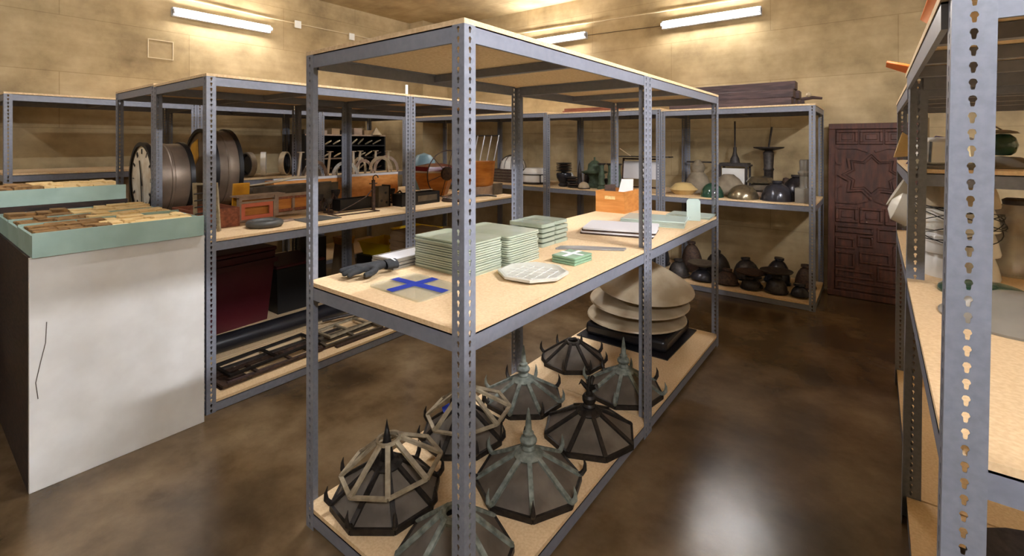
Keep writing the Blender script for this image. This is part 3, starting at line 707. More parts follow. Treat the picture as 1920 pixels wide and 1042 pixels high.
# iron castings
def cluster(label, c, seed, n=6, sc=1, m=None):
    """one rusty wall bracket made of arm, plate and cups"""
    t = thing('iron_bracket', label, 'bracket', c, (0,0,R(seed*37 % 360))); r_ = random.Random(seed); m = m or M_rust
    part('back_plate', B().lathe([(0,0),(.055*sc,0),(.06*sc,.012*sc),(.04*sc,.022*sc),(0,.026*sc)], 18), m, t)
    part('arm', B().tube([(0,0,.02*sc),(.01*sc,0,.09*sc),(.06*sc,.01*sc,.13*sc),(.10*sc,.02*sc,.08*sc),(.09*sc,.02*sc,.04*sc)], [.014*sc,.012*sc,.011*sc,.010*sc,.012*sc], 8), m, t)
    part('cup', B().lathe([(0,.10*sc),(.02*sc,.10*sc),(.035*sc,.13*sc),(.038*sc,.16*sc),(.032*sc,.16*sc),(.02*sc,.12*sc),(0,.115*sc)], 16, c=(-.03*sc,-.02*sc,0)), M_iron, t)
    part('stem', B().tube([(-.03*sc,-.02*sc,.02*sc),(-.03*sc,-.02*sc,.105*sc)], .009*sc, 8), m, t)
    part('scroll', B().tube([(-.02*sc+.035*sc*math.cos(a)*(1-.09*a), .03*sc, .05*sc+.035*sc*math.sin(a)*(1-.09*a)) for a in [q*.5 for q in range(14)]], .006*sc, 6), M_iron, t)
    return t
cluster('rusty iron wall bracket behind the centre shelf left post', (-2.84, 1.185, Zr), 3, sc=.9)
cluster('rusty iron wall bracket left of the hook stand', (-2.87, 1.36, Zr), 8, sc=1.05)
cluster('small rusty iron bracket at the left of the dark trough', (-2.68, 1.17, Zr), 13, sc=.75)
# hook stand
t = thing('hook_stand', 'thin rusty stand with a curled hook on top and flat base frame', 'stand', (-2.50, 1.30, Zr), (0,0,R(-3)))
part('base_frame', B().frame(-.08,.08,-.20,.20,0,.008,.012), M_rust, t)
part('upright', B().box(-.010,.010,.176,.200,.0085,.27), M_rust, t)
part('crossbar', B().box(-.006,.006,.150,.225,.235,.243), M_iron, t)
part('hook', B().tube([(0,.188,.27)]+[(0,.188+.022+.026*math.cos(PI-a), .285+.026*math.sin(PI-a)) for a in [q*.35 for q in range(10)]], .005, 8), M_iron, t)
part('stay', B().tube([(0,-.17,.012),(0,.0,.075),(0,.12,.13),(0,.18,.19)], .005, 8), M_rust, t)
# dark box trough, block, tray with tape
t = thing('dark_tray', 'dark metal tray behind the hook stand', 'tray', (-2.72, 1.44, Zr))
part('body', B().frame(-.06,.06,-.17,.17,.008,.10,.008).box(-.06,.06,-.17,.17,0,.0075), M_black, t); part('lining', B().box(-.05,.05,-.16,.16,.009,.05), M_grime, t)
t = thing('lock_block', 'rectangular brown grey metal block with drilled holes beside the hook stand', 'block', (-2.66, 1.69, Zr), (0,0,R(4)))
part('body', B().box(-.05,.05,-.065,.065,0,.19), M_grime, t, bevel=.005); part('edge_plate', B().box(-.056,.056,.066,.074,0,.2), M_black, t)
for (yy, zz) in ((.02,.13),(-.03,.06),(.03,.04)): part('hole', B().lathe([(0,0),(.012,0),(.012,.003),(0,.003)], 14, M=Matrix.Translation((.0502,yy,zz)) @ Matrix.Rotation(PI/2, 4, 'Y')), M_black, t)
t = thing('dark_tray', 'long dark metal tray with a blue tape band behind the double post', 'tray', (-2.54, 2.03, Zr), (0,0,R(0)))
part('body', B().frame(-.07,.07,-.24,.24,.008,.115,.008).box(-.07,.07,-.24,.24,0,.0075), M_black, t); part('lining', B().box(-.06,.06,-.23,.23,.009,.05), M_grime, t)
part('tape_strip', B().box(.0701,.0708,-.165,-.125,.002,.116), M_bluetape, t, label='blue tape band')
part('side_plate', B().box(.0703,.074,-.05,.20,.03,.085), M_grime, t)
cluster('rusty iron bracket behind the long dark tray', (-2.78, 1.95, Zr), 21, sc=.9)
single('framed_picture', 'small white framed picture leaning on the dark tray under the wire wheel', 'frame', B().frame(-.07,.07,0,.11,-.006,.006,.012, Matrix.Rotation(PI/2, 4, 'X')).box(-.058,.058,-.002,.002,.012,.098), M_opal, (-2.70, 2.32, Zr+.004), (R(-18),0,R(75)))
# long amber box on the rear side
t = thing('long_box', 'long amber wooden box with a pale top edge along the rear of the second row', 'box', (-3.10, 1.70, Zr))
X, Y, Hh, w = .055, .70, .245, .014
t.location.x = -3.34
part('front', B().box(X-w,X,-Y,Y,0,Hh), M_orangebox, t); part('back', B().box(-X-.06,-X-.06+w,-Y,Y,0,Hh), M_orangebox, t)
part('end', B().box(-X-.06+w,X-w,-Y,-Y+w,0,Hh), M_orangebox, t); part('end', B().box(-X-.06+w,X-w,Y-w,Y,0,Hh), M_orangebox, t)
part('top_edge', B().box(X-w-.003,X+.004,-Y,Y,Hh+.0003,Hh+.024), M_whitepanel, t, label='pale top edge')
part('bottom', B().box(-X-.06+w,X-w,-Y+w,Y-w,0,.012), M_orangebox, t)
# silver arcs and legs in the box (castings standing in the rear row)
r5 = random.Random(11)
arcs = [(-3.62, 1.95, .17, 0), (-3.72, 2.25, .15, 30), (-3.60, 2.42, .16, -20), (-3.85, 2.05, .15, 60), (-3.75, 2.60, .19, 10), (-3.95, 2.35, .14, 45), (-3.65, 1.55, .14, -35), (-3.80, 1.70, .15, 20)]
for k, (x, y, rr_, rz) in enumerate(arcs):
    t = thing('curved_band', 'curved bare metal arch in the tangled heap behind the long amber box', 'arch', (x, y, Zr+.008), (R(r5.uniform(-10,10)), 0, R(rz+60)), 'bare metal arches in the heap')
    h0 = .20+.03*(k % 3)
    pts = [(-rr_*.75*math.cos(a), 0, h0+.02+rr_*.9*math.sin(a)) for a in [q*PI/12 for q in range(13)]]
    b = B()
    for p, q in zip(pts, pts[1:]): b.bar(p, q, .034, .007, up=(0,1,0))
    part('band', b, (M_silver, M_taupe, M_cream)[k % 3], t)
    for s_ in (-1, 1): part('leg', B().bar((s_*rr_*.75,0,.0), (s_*rr_*.75,0,h0+.025), .030, .008), (M_silver, M_taupe, M_tanmetal)[k % 3], t)
for k, (x, y, dx, dy) in enumerate(((-3.82,1.83,.06,.02),(-3.66,2.08,-.05,.03),(-3.84,2.22,.02,.06),(-3.62,2.52,.05,-.03),(-3.86,2.50,-.03,.05),(-3.70,1.42,.02,.05))):
    t = thing('flanged_strut', 'pale flanged metal leg sticking up from the heap behind the long amber box', 'leg', (x, y, Zr), group='flanged metal legs in the heap'); t.location.z += .006
    part('shaft', B().tube([(0,0,.001),(dx,dy,.49)], .014, 8), M_cream, t); part('flange', B().lathe([(0,-.004),(.035,-.004),(.035,.004),(0,.004)], 14, c=(dx,dy,.494)), M_cream, t)
# fan-like wire wheel and red shade
t = thing('fan_guard', 'round wire wheel guard with a hub standing before the red shade', 'wheel', (-2.70, 2.60, Zr+.262), (0,R(6),R(-8)))
part('rim', B().tube([(0, .255*math.cos(2*PI*k/36), .255*math.sin(2*PI*k/36)) for k in range(36)], .006, 8, closed=True), M_rust, t)
hb = part('hub', B().lathe([(0,-.03),(.05,-.03),(.075,-.01),(.075,.02),(.05,.03),(0,.03)], 20, M=Matrix.Rotation(PI/2, 4, 'Y')), M_rust, t)
for k in range(6): part('spoke', B().tube([(0,.07*math.cos(k*PI/3+.3),.07*math.sin(k*PI/3+.3)),(0,.253*math.cos(k*PI/3+.3),.253*math.sin(k*PI/3+.3))], .004, 6), M_rust, t)
t = thing('fan_guard', 'second round wire wheel leaning behind the front corner post', 'wheel', (-2.86, 3.0, Zr+.262), (0,R(5),R(20)))
part('rim', B().tube([(0, .255*math.cos(2*PI*k/36), .255*math.sin(2*PI*k/36)) for k in range(36)], .006, 8, closed=True), M_rust, t)
for k in range(6): part('spoke', B().tube([(0,0,0),(0,.253*math.cos(k*PI/3),.253*math.sin(k*PI/3))], .004, 6), M_rust, t)
t = thing('red_lampshade', 'dark red and amber glass lantern shade behind the wire wheels', 'shade', (-3.02, 2.72, Zr))
part('body', B().lathe([(.15,.17),(.25,.27),(.24,.33),(.08,.36),(0,.36)], 6, smooth=False), M_red, t); part('lower_panels', B().lathe([(.13,.0),(.149,.0),(.249,.268),(.148,.168)], 6, smooth=False), M_amber, t)
part('band', B().lathe([(.252,.26),(.257,.265),(.257,.275),(.252,.28)], 6, smooth=False), M_cream, t)
single('blue_bag', 'pale blue crumpled plastic lump behind the red shade', 'plastic', B().lathe([(0,0),(.12,0),(.16,.2),(.15,.36),(.09,.44),(0,.47)], 9, smooth=False), M_paleblue, (-3.60, 3.08, Zr), (0,0,.4))
t = thing('lamp_pedestal', 'round dark lamp base with a pale top ring near the wire wheel foot', 'base', (-2.42, 2.42, Zr))
part('disc', B().lathe([(0,0),(.12,0),(.125,.01),(.11,.035),(0,.035)], 28), M_rust, t); part('top_ring', B().lathe([(.06,.0355),(.115,.0355),(.11,.045),(.06,.045),(.06,.0355)], 28), M_silver, t)
single('bent_iron', 'dark bent iron arm lying beside the amber planter', 'arm', B().tube([(-.1,0,.012),(0,.03,.03),(.08,.1,.03),(.12,.2,.012)], [.01,.012,.011,.008], 8), M_iron, (-2.36, 2.72, Zr), (0,0,R(10)))
# amber planter
t = thing('amber_lampshade', 'amber wooden tub shaped shade on a grey trapezoid base', 'shade', (-2.60, 3.05, Zr), (0,0,R(0)))
part('tub', B().lathe([(.15,.09),(.185,.12),(.215,.36),(.218,.385),(.205,.385),(.17,.12),(0,.11)], 10, smooth=False, sx=.62), M_amber, t)
part('base', B().prism([(-.11,-.16),(.13,-.16),(.13,.17),(-.11,.17)], 0, .10), M_taupe, t); part('foot', B().prism([(.135,.05),(.16,.05),(.16,.20),(.135,.19)], 0, .13), M_grime, t)

# ------------------------------------------------------------------ second row, bottom board
Zl = .0755
t = thing('bin', 'large maroon plastic bin under the second row shelf', 'bin', (-3.62, .62, Zl), (0,0,R(4)))
b = B(); 
def taper_bin(b, bx, by, tx, ty, h, th=.006):
    P = lambda x, y, z: [(-x,-y,z),(x,-y,z),(x,y,z),(-x,y,z)]
    rings = [P(bx,by,0), P(tx,ty,h), P(tx-th,ty-th,h), P(bx-th,by-th,th)]
    vs = [[b.bm.verts.new(c) for c in r_] for r_ in rings]
    for A, C in zip(vs, vs[1:]):
        for i in range(4): b.face([A[i], A[(i+1)%4], C[(i+1)%4], C[i]])
    b.face(vs[0][::-1]); b.face(vs[-1]); return b
part('body', taper_bin(b, .30, .33, .35, .38, .62), M_maroon, t, bevel=.01); part('rim', B().frame(-.365,.365,-.395,.395,.52,.56,.018), M_maroon, t); part('lid', B().box(-.36,.36,-.39,.39,.622,.66), M_maroon, t, bevel=.012)
t = thing('storage_box', 'dark reddish box of odd parts right of the maroon bin', 'box', (-3.62, 1.30, Zl))
part('body', taper_bin(B(), .25,.22,.27,.24,.42), M_black, t); part('lid', B().box(-.275,.275,-.245,.245,.422,.45), M_maroon, t, bevel=.01)
t = thing('tapered_carton', 'tall grey tapered carton under the second row shelf', 'carton', (-3.65, 1.95, Zl)); part('body', B().lathe([(.15,0),(.10,.48),(0,.48)], 4, smooth=False, M=Matrix.Rotation(R(45), 4, 'Z')), M_cardboard, t); part('cap', B().lathe([(.105,.481),(.12,.56),(0,.56)], 4, smooth=False, M=Matrix.Rotation(R(45), 4, 'Z')), M_yellow_amber, t)
for k, (x, y, z, rz, lb) in enumerate(((-3.55, 2.45, .30, 8, 'yellow plastic bin under the second row, nearer one'), (-3.62, 2.98, .36, 4, 'yellow plastic bin under the second row, farther one'))):
    s_ = single('carton', lb.replace('yellow plastic bin', 'dark carton carrying a yellow bin'), 'carton', B().box(-.26,.26,-.22,.22,0,z), M_black, (x, y, Zl), (0,0,R(rz)))
    t = thing('plastic_bin', lb, 'bin', (x, y, Zl+z+.0005), (0,0,R(rz)))
    part('body', taper_bin(B(), .20,.17,.24,.205,.15), M_yellow, t); part('rim', B().frame(-.25,.25,-.215,.215,.146,.154,.012), M_yellow, t)
    for q in range(4): part('rib', B().box(-.12+.08*q-.006,-.12+.08*q+.006,.15,.158,.02,.12), M_yellow, t)
t = thing('carton', 'dark tall carton at the back right under the second row', 'carton', (-3.75, 1.645, Zl)); part('body', B().box(-.12,.12,-.08,.08,0,.6), M_black, t)
for k in range(9):
    single('folded_sheet', 'folded brown cardboard sheet in the pile under the second row, '+ORD(k, 9), 'cardboard', B().box(-.17,.17,-.20,.20,0,.028), M_cardboard, (-2.52+rnd.uniform(-.01,.01), 2.02+rnd.uniform(-.01,.01), .5605+k*.0295), (0,0,R(rnd.uniform(-3,3))), 'folded cardboard sheets')
single('carton', 'dark carton under the pile of folded cardboard sheets', 'carton', B().box(-.19,.19,-.22,.22,0,.484), M_black, (-2.52, 2.02, Zl))
single('folded_sheet', 'upright brown cardboard roll beside the folded cardboard pile', 'cardboard', B().lathe([(0,0),(.05,0),(.05,.72),(0,.72)], 14), M_cardboard, (-2.62, 2.31, Zl))
# long things lying on the bottom board
single('black_pipe', 'thick black pipe lying along the bottom board of the second row', 'pipe', B().lathe([(.058,0),(.066,0),(.066,1.9),(.058,1.9),(.058,0)], 24, M=Matrix.Translation((0,0,.067)) @ Matrix.Rotation(-PI/2, 4, 'X')), M_blackplastic, (-2.925, .20, Zl), (0,0,0))
single('angle_strip', 'pale olive strip with a black end behind the black pipe', 'strip', B().box(-.04,.04,-.6,.6,0,.06), M_greydisc, (-3.06, 1.28, Zl), (0,0,0))
single('angle_strip', 'short black strip behind the black pipe', 'strip', B().box(-.03,.03,-.22,.22,0,.05), M_black, (-3.06, .40, Zl), (0,0,0))
for k in range(5): single('brass_rod', 'thin pale brass rod lying in front of the black pipe', 'rod', B().bar((0,0,.012),(0,1.7,.012),.010,.022), M_brass, (-2.755+k*.024, .16+.01*k, Zl+.001), (0,0,R(2-.6*k)), 'pale brass rods')
def flat_frame(label, x, y, w_, l_, rz, m, bars=1, z=0, name='metal_grille'):
    t = thing(name, label, 'frame', (x, y, Zl+z+.0125), (0,0,R(rz)))
    part('frame', B().frame(-w_/2,w_/2,-l_/2,l_/2,0,.016,.022), m, t)
    for k in range(bars):
        yy = -l_/2+(k+1)*l_/(bars+1); part('bar', B().box(-w_/2+.022,w_/2-.022,yy-.01,yy+.01,0,.014), m, t)
    return t
flat_frame('rusty flat metal frame with crossbars lying nearest the white cabinet', -2.42, .55, .22, .72, 2, M_rust, 2)
flat_frame('dark flat metal frame lying under the rusty frame', -2.53, .60, .26, .68, 4, M_dark_patina, 1, .018)
flat_frame('brown flat metal frame at the far end of the bottom board', -2.42, 1.20, .20, .52, -3, M_grime, 1)
flat_frame('tan edged flat metal frame on the bottom board beside the centre shelf leg', -2.55, 1.30, .22, .56, 4, M_tanmetal, 2, .018)
single('bent_iron', 'bent dark iron arm on the flat frames at the bottom', 'arm', B().tube([(-.12,-.2,.02),(0,-.05,.05),(.06,.1,.05),(.0,.28,.02)], .014, 8), M_iron, (-2.62, 1.35, Zl+.048))
for k, (x, y, l_, w_, rz, m) in enumerate(((-2.612,.74,1.0,.035,0,M_iron),(-2.54,.86,.95,.045,-1,M_planks),(-2.36,.80,1.1,.05,.6,M_planks),(-2.30,1.30,.60,.035,0,M_rust),(-2.47,1.18,.7,.06,1,M_grime))):
    single('flat_bar', ('dark iron bar beside the pale rods', 'dark timber bar under the flat frames', 'dark timber bar toward the front beam', 'short rusty bar at the front beam', 'brown flat bar under the tan edged frame')[k]+' on the bottom board', 'bar', B().box(-w_/2,w_/2,-l_/2,l_/2,0,.012), m, (x, y, Zl), (0,0,R(rz)))
single('flat_sheet', 'thin dark sheet lying nearest the white cabinet on the bottom board', 'sheet', B().box(-.16,.16,-.10,.10,0,.004), M_rust, (-2.48, .28, Zl), (0,0,R(2)))
single('sack', 'grey folded cloth bundle on the bottom board of the second row', 'cloth', B().lathe([(0,0),(.16,0),(.20,.04),(.15,.10),(.06,.13),(0,.13)], 9, smooth=False, sx=.6, sy=1.4), M_greydisc, (-2.80, 2.45, Zl))
for k in range(3): single('timber_strip', 'dark thin timber strip lying at the far bottom board of the second row', 'strip', B().box(-.025,.025,-.46,.46,0,.03), M_planks, (-2.31+k*-.07, 2.77, Zl), (0,0,R(.8*k)), 'dark timber strips')

# ------------------------------------------------------------------ left wall shelf: cubby with tools
t = thing('cubby', 'low black cubby shelf full of tools on the left wall shelf', 'cubby', (-5.245, 2.93, 1.2405))
X, Y, Hh = .20, .66, .55
part('back', B().box(-X,-X+.012,-Y,Y,0,Hh), M_black, t)
for yy in (-Y, -.02, Y-.02): part('divider', B().box(-X+.012,X,yy,yy+.02,0,Hh), M_black, t)
for zz in (0, .20, .38, Hh-.02):
    for (a, c) in ((-Y+.02,-.02),(0,Y-.02)): part('shelf', B().box(-X+.012,X,a,c,zz,zz+.018), M_black, t)
part('edge_strip', B().box(X,X+.006,-Y,Y,Hh-.02,Hh), M_taupe, t); part('edge_strip', B().box(X,X+.006,-Y,-.02,.20,.218), M_taupe, t)
r6 = random.Random(5)
for row, zz in enumerate((.0185, .2185, .3985)):
    for k in range(9):
        y = -.56+k*.14
        if abs(y) < .04: continue
        m = (M_rust, M_brass, M_tanmetal, M_cream, M_iron)[r6.randrange(5)]
        L_ = r6.uniform(.05, .11); hh = r6.uniform(.05,.10)
        b = B().tube([(-.02,-L_/2,.012),(.03,0,hh*.7),(.04,L_/2,hh)], [.011,.013,.009], 8)
        single('hand_tool', 'small worn tool lying in the black cubby, %s shelf' % ('bottom', 'middle', 'upper')[row], 'tool', b, m, (-5.13+r6.uniform(-.03,.03), 2.93+y, 1.2405+zz+.001), (0,0,0), 'tools on the %s cubby shelf' % ('bottom', 'middle', 'upper')[row])
for k in range(6):
    y = 2.38+k*.19; single('carton', 'small dusty carton standing on top of the black cubby', 'carton', B().box(-.09,.09,-.07,.07,0,r6.uniform(.05,.10)), (M_grime, M_taupe, M_cardboard)[k % 3], (-5.2, y, 1.2405+.5505), (0,0,R(r6.uniform(-8,8))), 'small cartons on the cubby')
single('roll', 'pale folded cone of paper on top of the black cubby, right end', 'paper', B().lathe([(.09,0),(.0,.12)], 5, smooth=False).lathe([(.09,0),(0,.0)], 5, smooth=False), M_cream, (-5.05, 3.42, 1.2405+.5505))
for k, (y, x) in enumerate(((.30,-5.25),(.62,-5.3))): single('carton', 'pale carton under the left wall shelf, %s' % ('left one', 'right one behind the shelf post')[k], 'carton', B().box(-.12,.12,-.10,.10,0,1.24), M_cardboard, (x, y, .0755))

# ------------------------------------------------------------------ back wall shelves
Zb = ZB+.0006
def lathe_thing(name, label, cat, prof, m, loc, seg=28, rot=(0,0,0), smooth=True, group=None):
    return single(name, label, cat, B().lathe(prof, seg, smooth=smooth), m, loc, rot, group)
DOME = lambda r, h: [(r-.006,0),(r,0),(r,.008)]+[(r*math.cos(a), .008+(h-.008)*math.sin(a)) for a in [R(q) for q in (15,30,45,60,75,85)]]+[(0,h)]
# left part
t = thing('wire_rack', 'leaning chrome rods with a top bar on the back shelf', 'rack', (-3.98, 4.72, Zb+.012))
part('top_bar', B().tube([(-.42,.12,.72),(.20,.12,.72)], .010, 8), M_iron, t)
for k in range(5): part('rod', B().tube([(-.40+k*.15-.09,0,.002),(-.40+k*.15,.12,.725)], .009, 8), M_chrome, t)
t = thing('wicker_crate', 'brown wicker crate on the back shelf under the wire dome', 'crate', (-3.46, 4.78, Zb+.012))
part('body', B().frame(-.24,.24,-.18,.18,.008,.20,.012).box(-.24,.24,-.18,.18,0,.0075), M_rust, t)
for k in range(4): part('weave', B().frame(-.246,.246,-.186,.186,.02+.045*k,.038+.045*k,.005), M_grime, t)
t = thing('wire_dome', 'pale domed lamp glass in a dark wire cage on the wicker crate', 'lamp', (-3.46, 4.78, Zb+.2135))
part('glass', B().lathe([(0,0),(.20,0),(.205,.02),(.18,.12),(.10,.18),(0,.20)], 24), M_opal, t)
for k in range(6): part('wire', B().tube([(.212*math.cos(a)*math.cos(k*PI/6), .212*math.cos(a)*math.sin(k*PI/6), .012+.205*math.sin(a)) for a in [q*PI/12 for q in range(13)]], .004, 6), M_iron, t)
t = thing('drum_lantern', 'white drum lantern with black straps on the back shelf', 'lantern', (-2.98, 4.72, Zb+.012))
part('glass', B().lathe([(0,.03),(.20,.03),(.205,.05),(.20,.17),(.15,.23),(0,.24)], 28), M_opal, t); part('tray', B().lathe([(0,0),(.20,0),(.218,.022),(.2,.028),(0,.028)], 28), M_iron, t)
part('band', B().lathe([(.207,.135),(.212,.135),(.212,.147),(.207,.147),(.207,.135)], 28), M_black, t)
for k in range(4): a = k*PI/2+.9; part('strap', B().bar((.214*math.cos(a),.214*math.sin(a),.025),(.214*math.cos(a),.214*math.sin(a),.145),.014,.006), M_black, t)
# middle part
zm_ = Zb+.006
lathe_thing('lamp_globe', 'small white lamp globe beside the dark disc stack on the back shelf', 'globe', [(0,0),(.05,0),(.085,.06),(.085,.12),(.05,.18),(0,.19)], M_opal, (-2.49, 4.84, zm_))
for k in range(5): lathe_thing('metal_disc', 'dark dished disc in the small stack on the back shelf, '+ORD(k, 5), 'disc', [(0,.0),(.05,0),(.105,.012),(.11,.02),(.04,.024),(0,.024)], M_rust if k % 2 else M_iron, (-2.43+.006*(k%2), 4.61, zm_+.205+k*.026), group='stacked dark discs')
lathe_thing('metal_pot', 'dark violet footed pot under the stacked discs', 'pot', [(0,0),(.06,0),(.08,.02),(.06,.05),(.10,.12),(.108,.17),(.10,.19),(0,.2045)], M_darkbowl, (-2.43, 4.61, zm_))
lathe_thing('metal_pot', 'low dark dish behind the candlesticks on the back shelf', 'dish', [(0,0),(.06,0),(.12,.05),(.14,.10),(.12,.10),(0,.06)], M_iron, (-1.93, 5.09, zm_))
lathe_thing('spire', 'thin dark spire with a white foot on the back shelf', 'finial', [(0,0),(.04,0),(.03,.16),(.022,.24),(.012,.30),(0,.37)], M_iron, (-2.27, 4.77, zm_))
for k in range(5): lathe_thing('metal_disc', 'dark flanged disc in the spread pile in front of the spire', 'disc', [(0,0),(.05,0),(.078,.012),(.078,.02),(.035,.03),(0,.03)], (M_iron, M_rust)[k % 2], (-2.245+.008*(k%2), 4.54-.006*k, zm_+k*.031), group='flanged discs by the spire')
t = thing('white_lampshade', 'white curved shade with dark edge among the dark castings', 'shade', (-2.06, 4.51, zm_)); part('shade', B().lathe(DOME(.078,.09), 20), M_cream, t); part('rim', B().lathe([(.079,0),(.085,0),(.085,.012),(.079,.012),(.079,0)], 20), M_iron, t)
lathe_thing('metal_pot', 'round dark tin on the back shelf behind the white curved shade', 'pot', [(0,0),(.11,0),(.11,.14),(.10,.16),(.12,.165),(.12,.18),(0,.19)], M_iron, (-2.20, 5.0, zm_))
t = thing('domed_lantern', 'green domed lantern top with a knob on the back shelf', 'lantern', (-2.02, 4.74, zm_))
part('dome', B().lathe([(.17,.20),(.18,.215),(.10,.235),(.095,.25),(.085,.32),(.04,.36),(.012,.37),(.012,.41),(0,.415)], 24), M_verdigris, t); part('base', B().lathe([(0,0),(.12,0),(.13,.03),(.08,.06),(.07,.12),(.09,.17),(.165,.199),(0,.199)], 24), M_verdigris, t)
for k, (x, y) in enumerate(((-1.83,4.57),(-1.715,4.60),(-1.60,4.57))):
    t = thing('candlestick', 'green bronze candlestick, %s of the three beside the lantern top' % ('left', 'middle', 'right')[k], 'candlestick', (x, y, zm_)); part('stem', B().lathe([(.0,.06),(.05,.06),(.035,.12),(.045,.16),(.03,.24),(.035,.32),(.0,.32)], 16), M_verdigris, t); part('foot', B().lathe([(0,0),(.058,0),(.058,.02),(.03,.05),(.03,.06),(0,.06)], 16), M_verdigris, t); part('pan', B().lathe([(0,.321),(.05,.321),(.056,.34),(0,.335)], 16), M_iron, t)
t = thing('light_box', 'white light panel in a dark frame standing on the back shelf', 'panel', (-1.50, 5.06, zm_), (R(-6),0,0)); part('sheet', B().box(-.25,.25,-.008,.008,.12,.36), M_whitepanel, t); part('frame', B().frame(-.27,.27,.0,.40,-.012,.012,.02, Matrix.Rotation(PI/2, 4, 'X')), M_rust, t)
t = thing('flat_tray', 'dark flat trays stacked on the light panel top, upper one', 'tray', (-1.43, 5.02, zm_+.415)); part('plate', B().box(-.36,.36,-.08,.08,0,.014), M_iron, t)
single('wooden_stick', 'thin pale stick poking up by the dark flat tray on the back shelf', 'stick', B().tube([(0,0,0),(-.17,.02,.10)], .006, 6), M_brass, (-1.62, 5.02, zm_+.43))
# right unit bowls
lathe_thing('ceramic_bowl', 'tan upturned bowl at the left of the bowls on the back shelf', 'bowl', [(.0,.0),(.10,0),(.15,.05),(.165,.06),(.12,.10),(.09,.13),(.04,.14),(0,.14)], M_tanbowl, (-.80, 4.66, Zb))
t = thing('hanging_rail', 'dark rail standing behind the tan bowl on the back shelf', 'rail', (-.78, 5.28, Zb)); part('rail', B().box(-.17,.17,-.012,.012,.355,.375), M_iron, t); part('upright', B().box(-.012,.012,-.012,.012,0,.354), M_iron, t)
t = thing('clay_bell', 'dusty grey clay bell shaped shade leaning on the next one', 'shade', (-.73, 5.0, Zb)); part('bell', B().lathe([(.158,0),(.162,.012),(.15,.10),(.11,.20),(.07,.25),(.085,.29),(.08,.34),(.035,.385),(.03,.40),(0,.40)], 26), M_terracotta, t)
t = thing('clay_bell', 'wide dusty grey shade behind the green enamel bowl', 'shade', (-.355, 4.92, Zb)); part('bell', B().lathe([(.195,0),(.198,.015),(.175,.10),(.12,.19),(.08,.22),(.06,.24),(0,.245)], 26), M_terracotta, t)
lathe_thing('enamel_bowl', 'dark green enamel bowl turned upside down at the shelf front', 'bowl', DOME(.125,.16), M_greenenamel, (-.45, 4.58, Zb))
t = thing('box_lantern', 'square lantern with white glass and dark corner posts on the back shelf', 'lantern', (-.36, 5.265, Zb))
part('glass', B().box(-.13,.13,-.09,.09,.03,.30), M_opal, t); part('roof', B().box(-.18,.18,-.114,.114,.325,.345).box(-.16,.16,-.10,.10,.3455,.365), M_iron, t); part('cap', B().lathe([(0,.366),(.06,.366),(.05,.42),(.03,.46),(.02,.50),(.02,.56),(0,.56)], 16), M_iron, t)
for sx in (-1,1):
    for sy in (-1,1): part('corner_post', B().box(sx*.15-.012,sx*.15+.012,sy*.10-.009,sy*.10+.009,0,.325), M_iron, t)
part('rod', B().tube([(0,0,.56),(0,0,.88)], .010, 8), M_iron, t); part('base', B().box(-.165,.165,-.112,.112,0,.028), M_iron, t)
lathe_thing('metal_bowl', 'worn shiny metal bowl turned upside down at the front of the back shelf', 'bowl', DOME(.158,.155), M_bowlmetal, (-.135, 4.61, Zb), 36)
for k in range(3): lathe_thing('metal_bowl', 'brownish dish in the pile behind the shiny bowl, %s' % ('lowest', 'middle', 'top')[k], 'bowl', [(.135,0),(.148,.0),(.150,.012),(.11,.06),(.05,.075),(0,.078)], (M_taupe, M_grime, M_bowlmetal)[k], (.0-.01*k, 4.97, Zb+k*.0785), 30)
t = thing('pedestal', 'tall iron stand with a wide flat dish and rod on the back shelf', 'stand', (.02, 5.22, Zb)); part('column', B().lathe([(0,0),(.09,0),(.09,.03),(.05,.06),(.05,.28),(.06,.30),(.05,.32),(.06,.50),(.04,.52),(0,.52)], 16), M_iron, t); part('dish', B().lathe([(0,.521),(.06,.521),(.16,.55),(.165,.565),(.05,.56),(0,.56)], 24), M_iron, t); part('rod', B().tube([(0,0,.56),(.035,0,.80)], [.010,.012], 8), M_iron, t)
single('red_bottle', 'dark maroon bottle shape lying behind the shiny bowl', 'bottle', B().lathe([(0,0),(.06,0),(.065,.10),(.04,.16),(.03,.20),(0,.21)], 16, M=Matrix.Translation((0,0,.0)) ), M_rust, (.20, 5.22, Zb+.002), (0,0,0))
def big_bowl(name, lb, r_, h, m, loc, rot=(0,0,0)):
    t = thing(name, lb, 'shade', loc, rot); part('dome', B().lathe(DOME(r_, h), 36), m, t); part('rim', B().lathe([(r_+.0005,0),(r_+.010,0),(r_+.010,.012),(r_+.0005,.012),(r_+.0005,0)], 36), m, t); part('neck', B().lathe([(.05,h-.004),(.05,h+.02),(0,h+.02)], 16), m, t); return t
big_bowl('metal_lampshade', 'black metal dome shade lying in front of the column piece', .155, .19, M_darkbowl, (.195, 4.64, Zb))
big_bowl('metal_lampshade', 'black metal dome shade behind the front black dome on the back shelf', .15, .24, M_darkbowl, (.33, 4.98, Zb))
t = thing('turned_pedestal', 'grey turned column piece on a square block at the right end of the back shelf', 'column', (.455, 4.60, Zb), (0,0,R(0))); part('block', B().box(-.085,.085,-.085,.085,0,.15), M_greydisc, t, bevel=.004); part('shaft', B().lathe([(0,.1505),(.06,.1505),(.05,.18),(.05,.27),(.065,.29),(.07,.31),(.05,.33),(.055,.42),(.045,.44),(0,.44)], 22), M_greydisc, t)
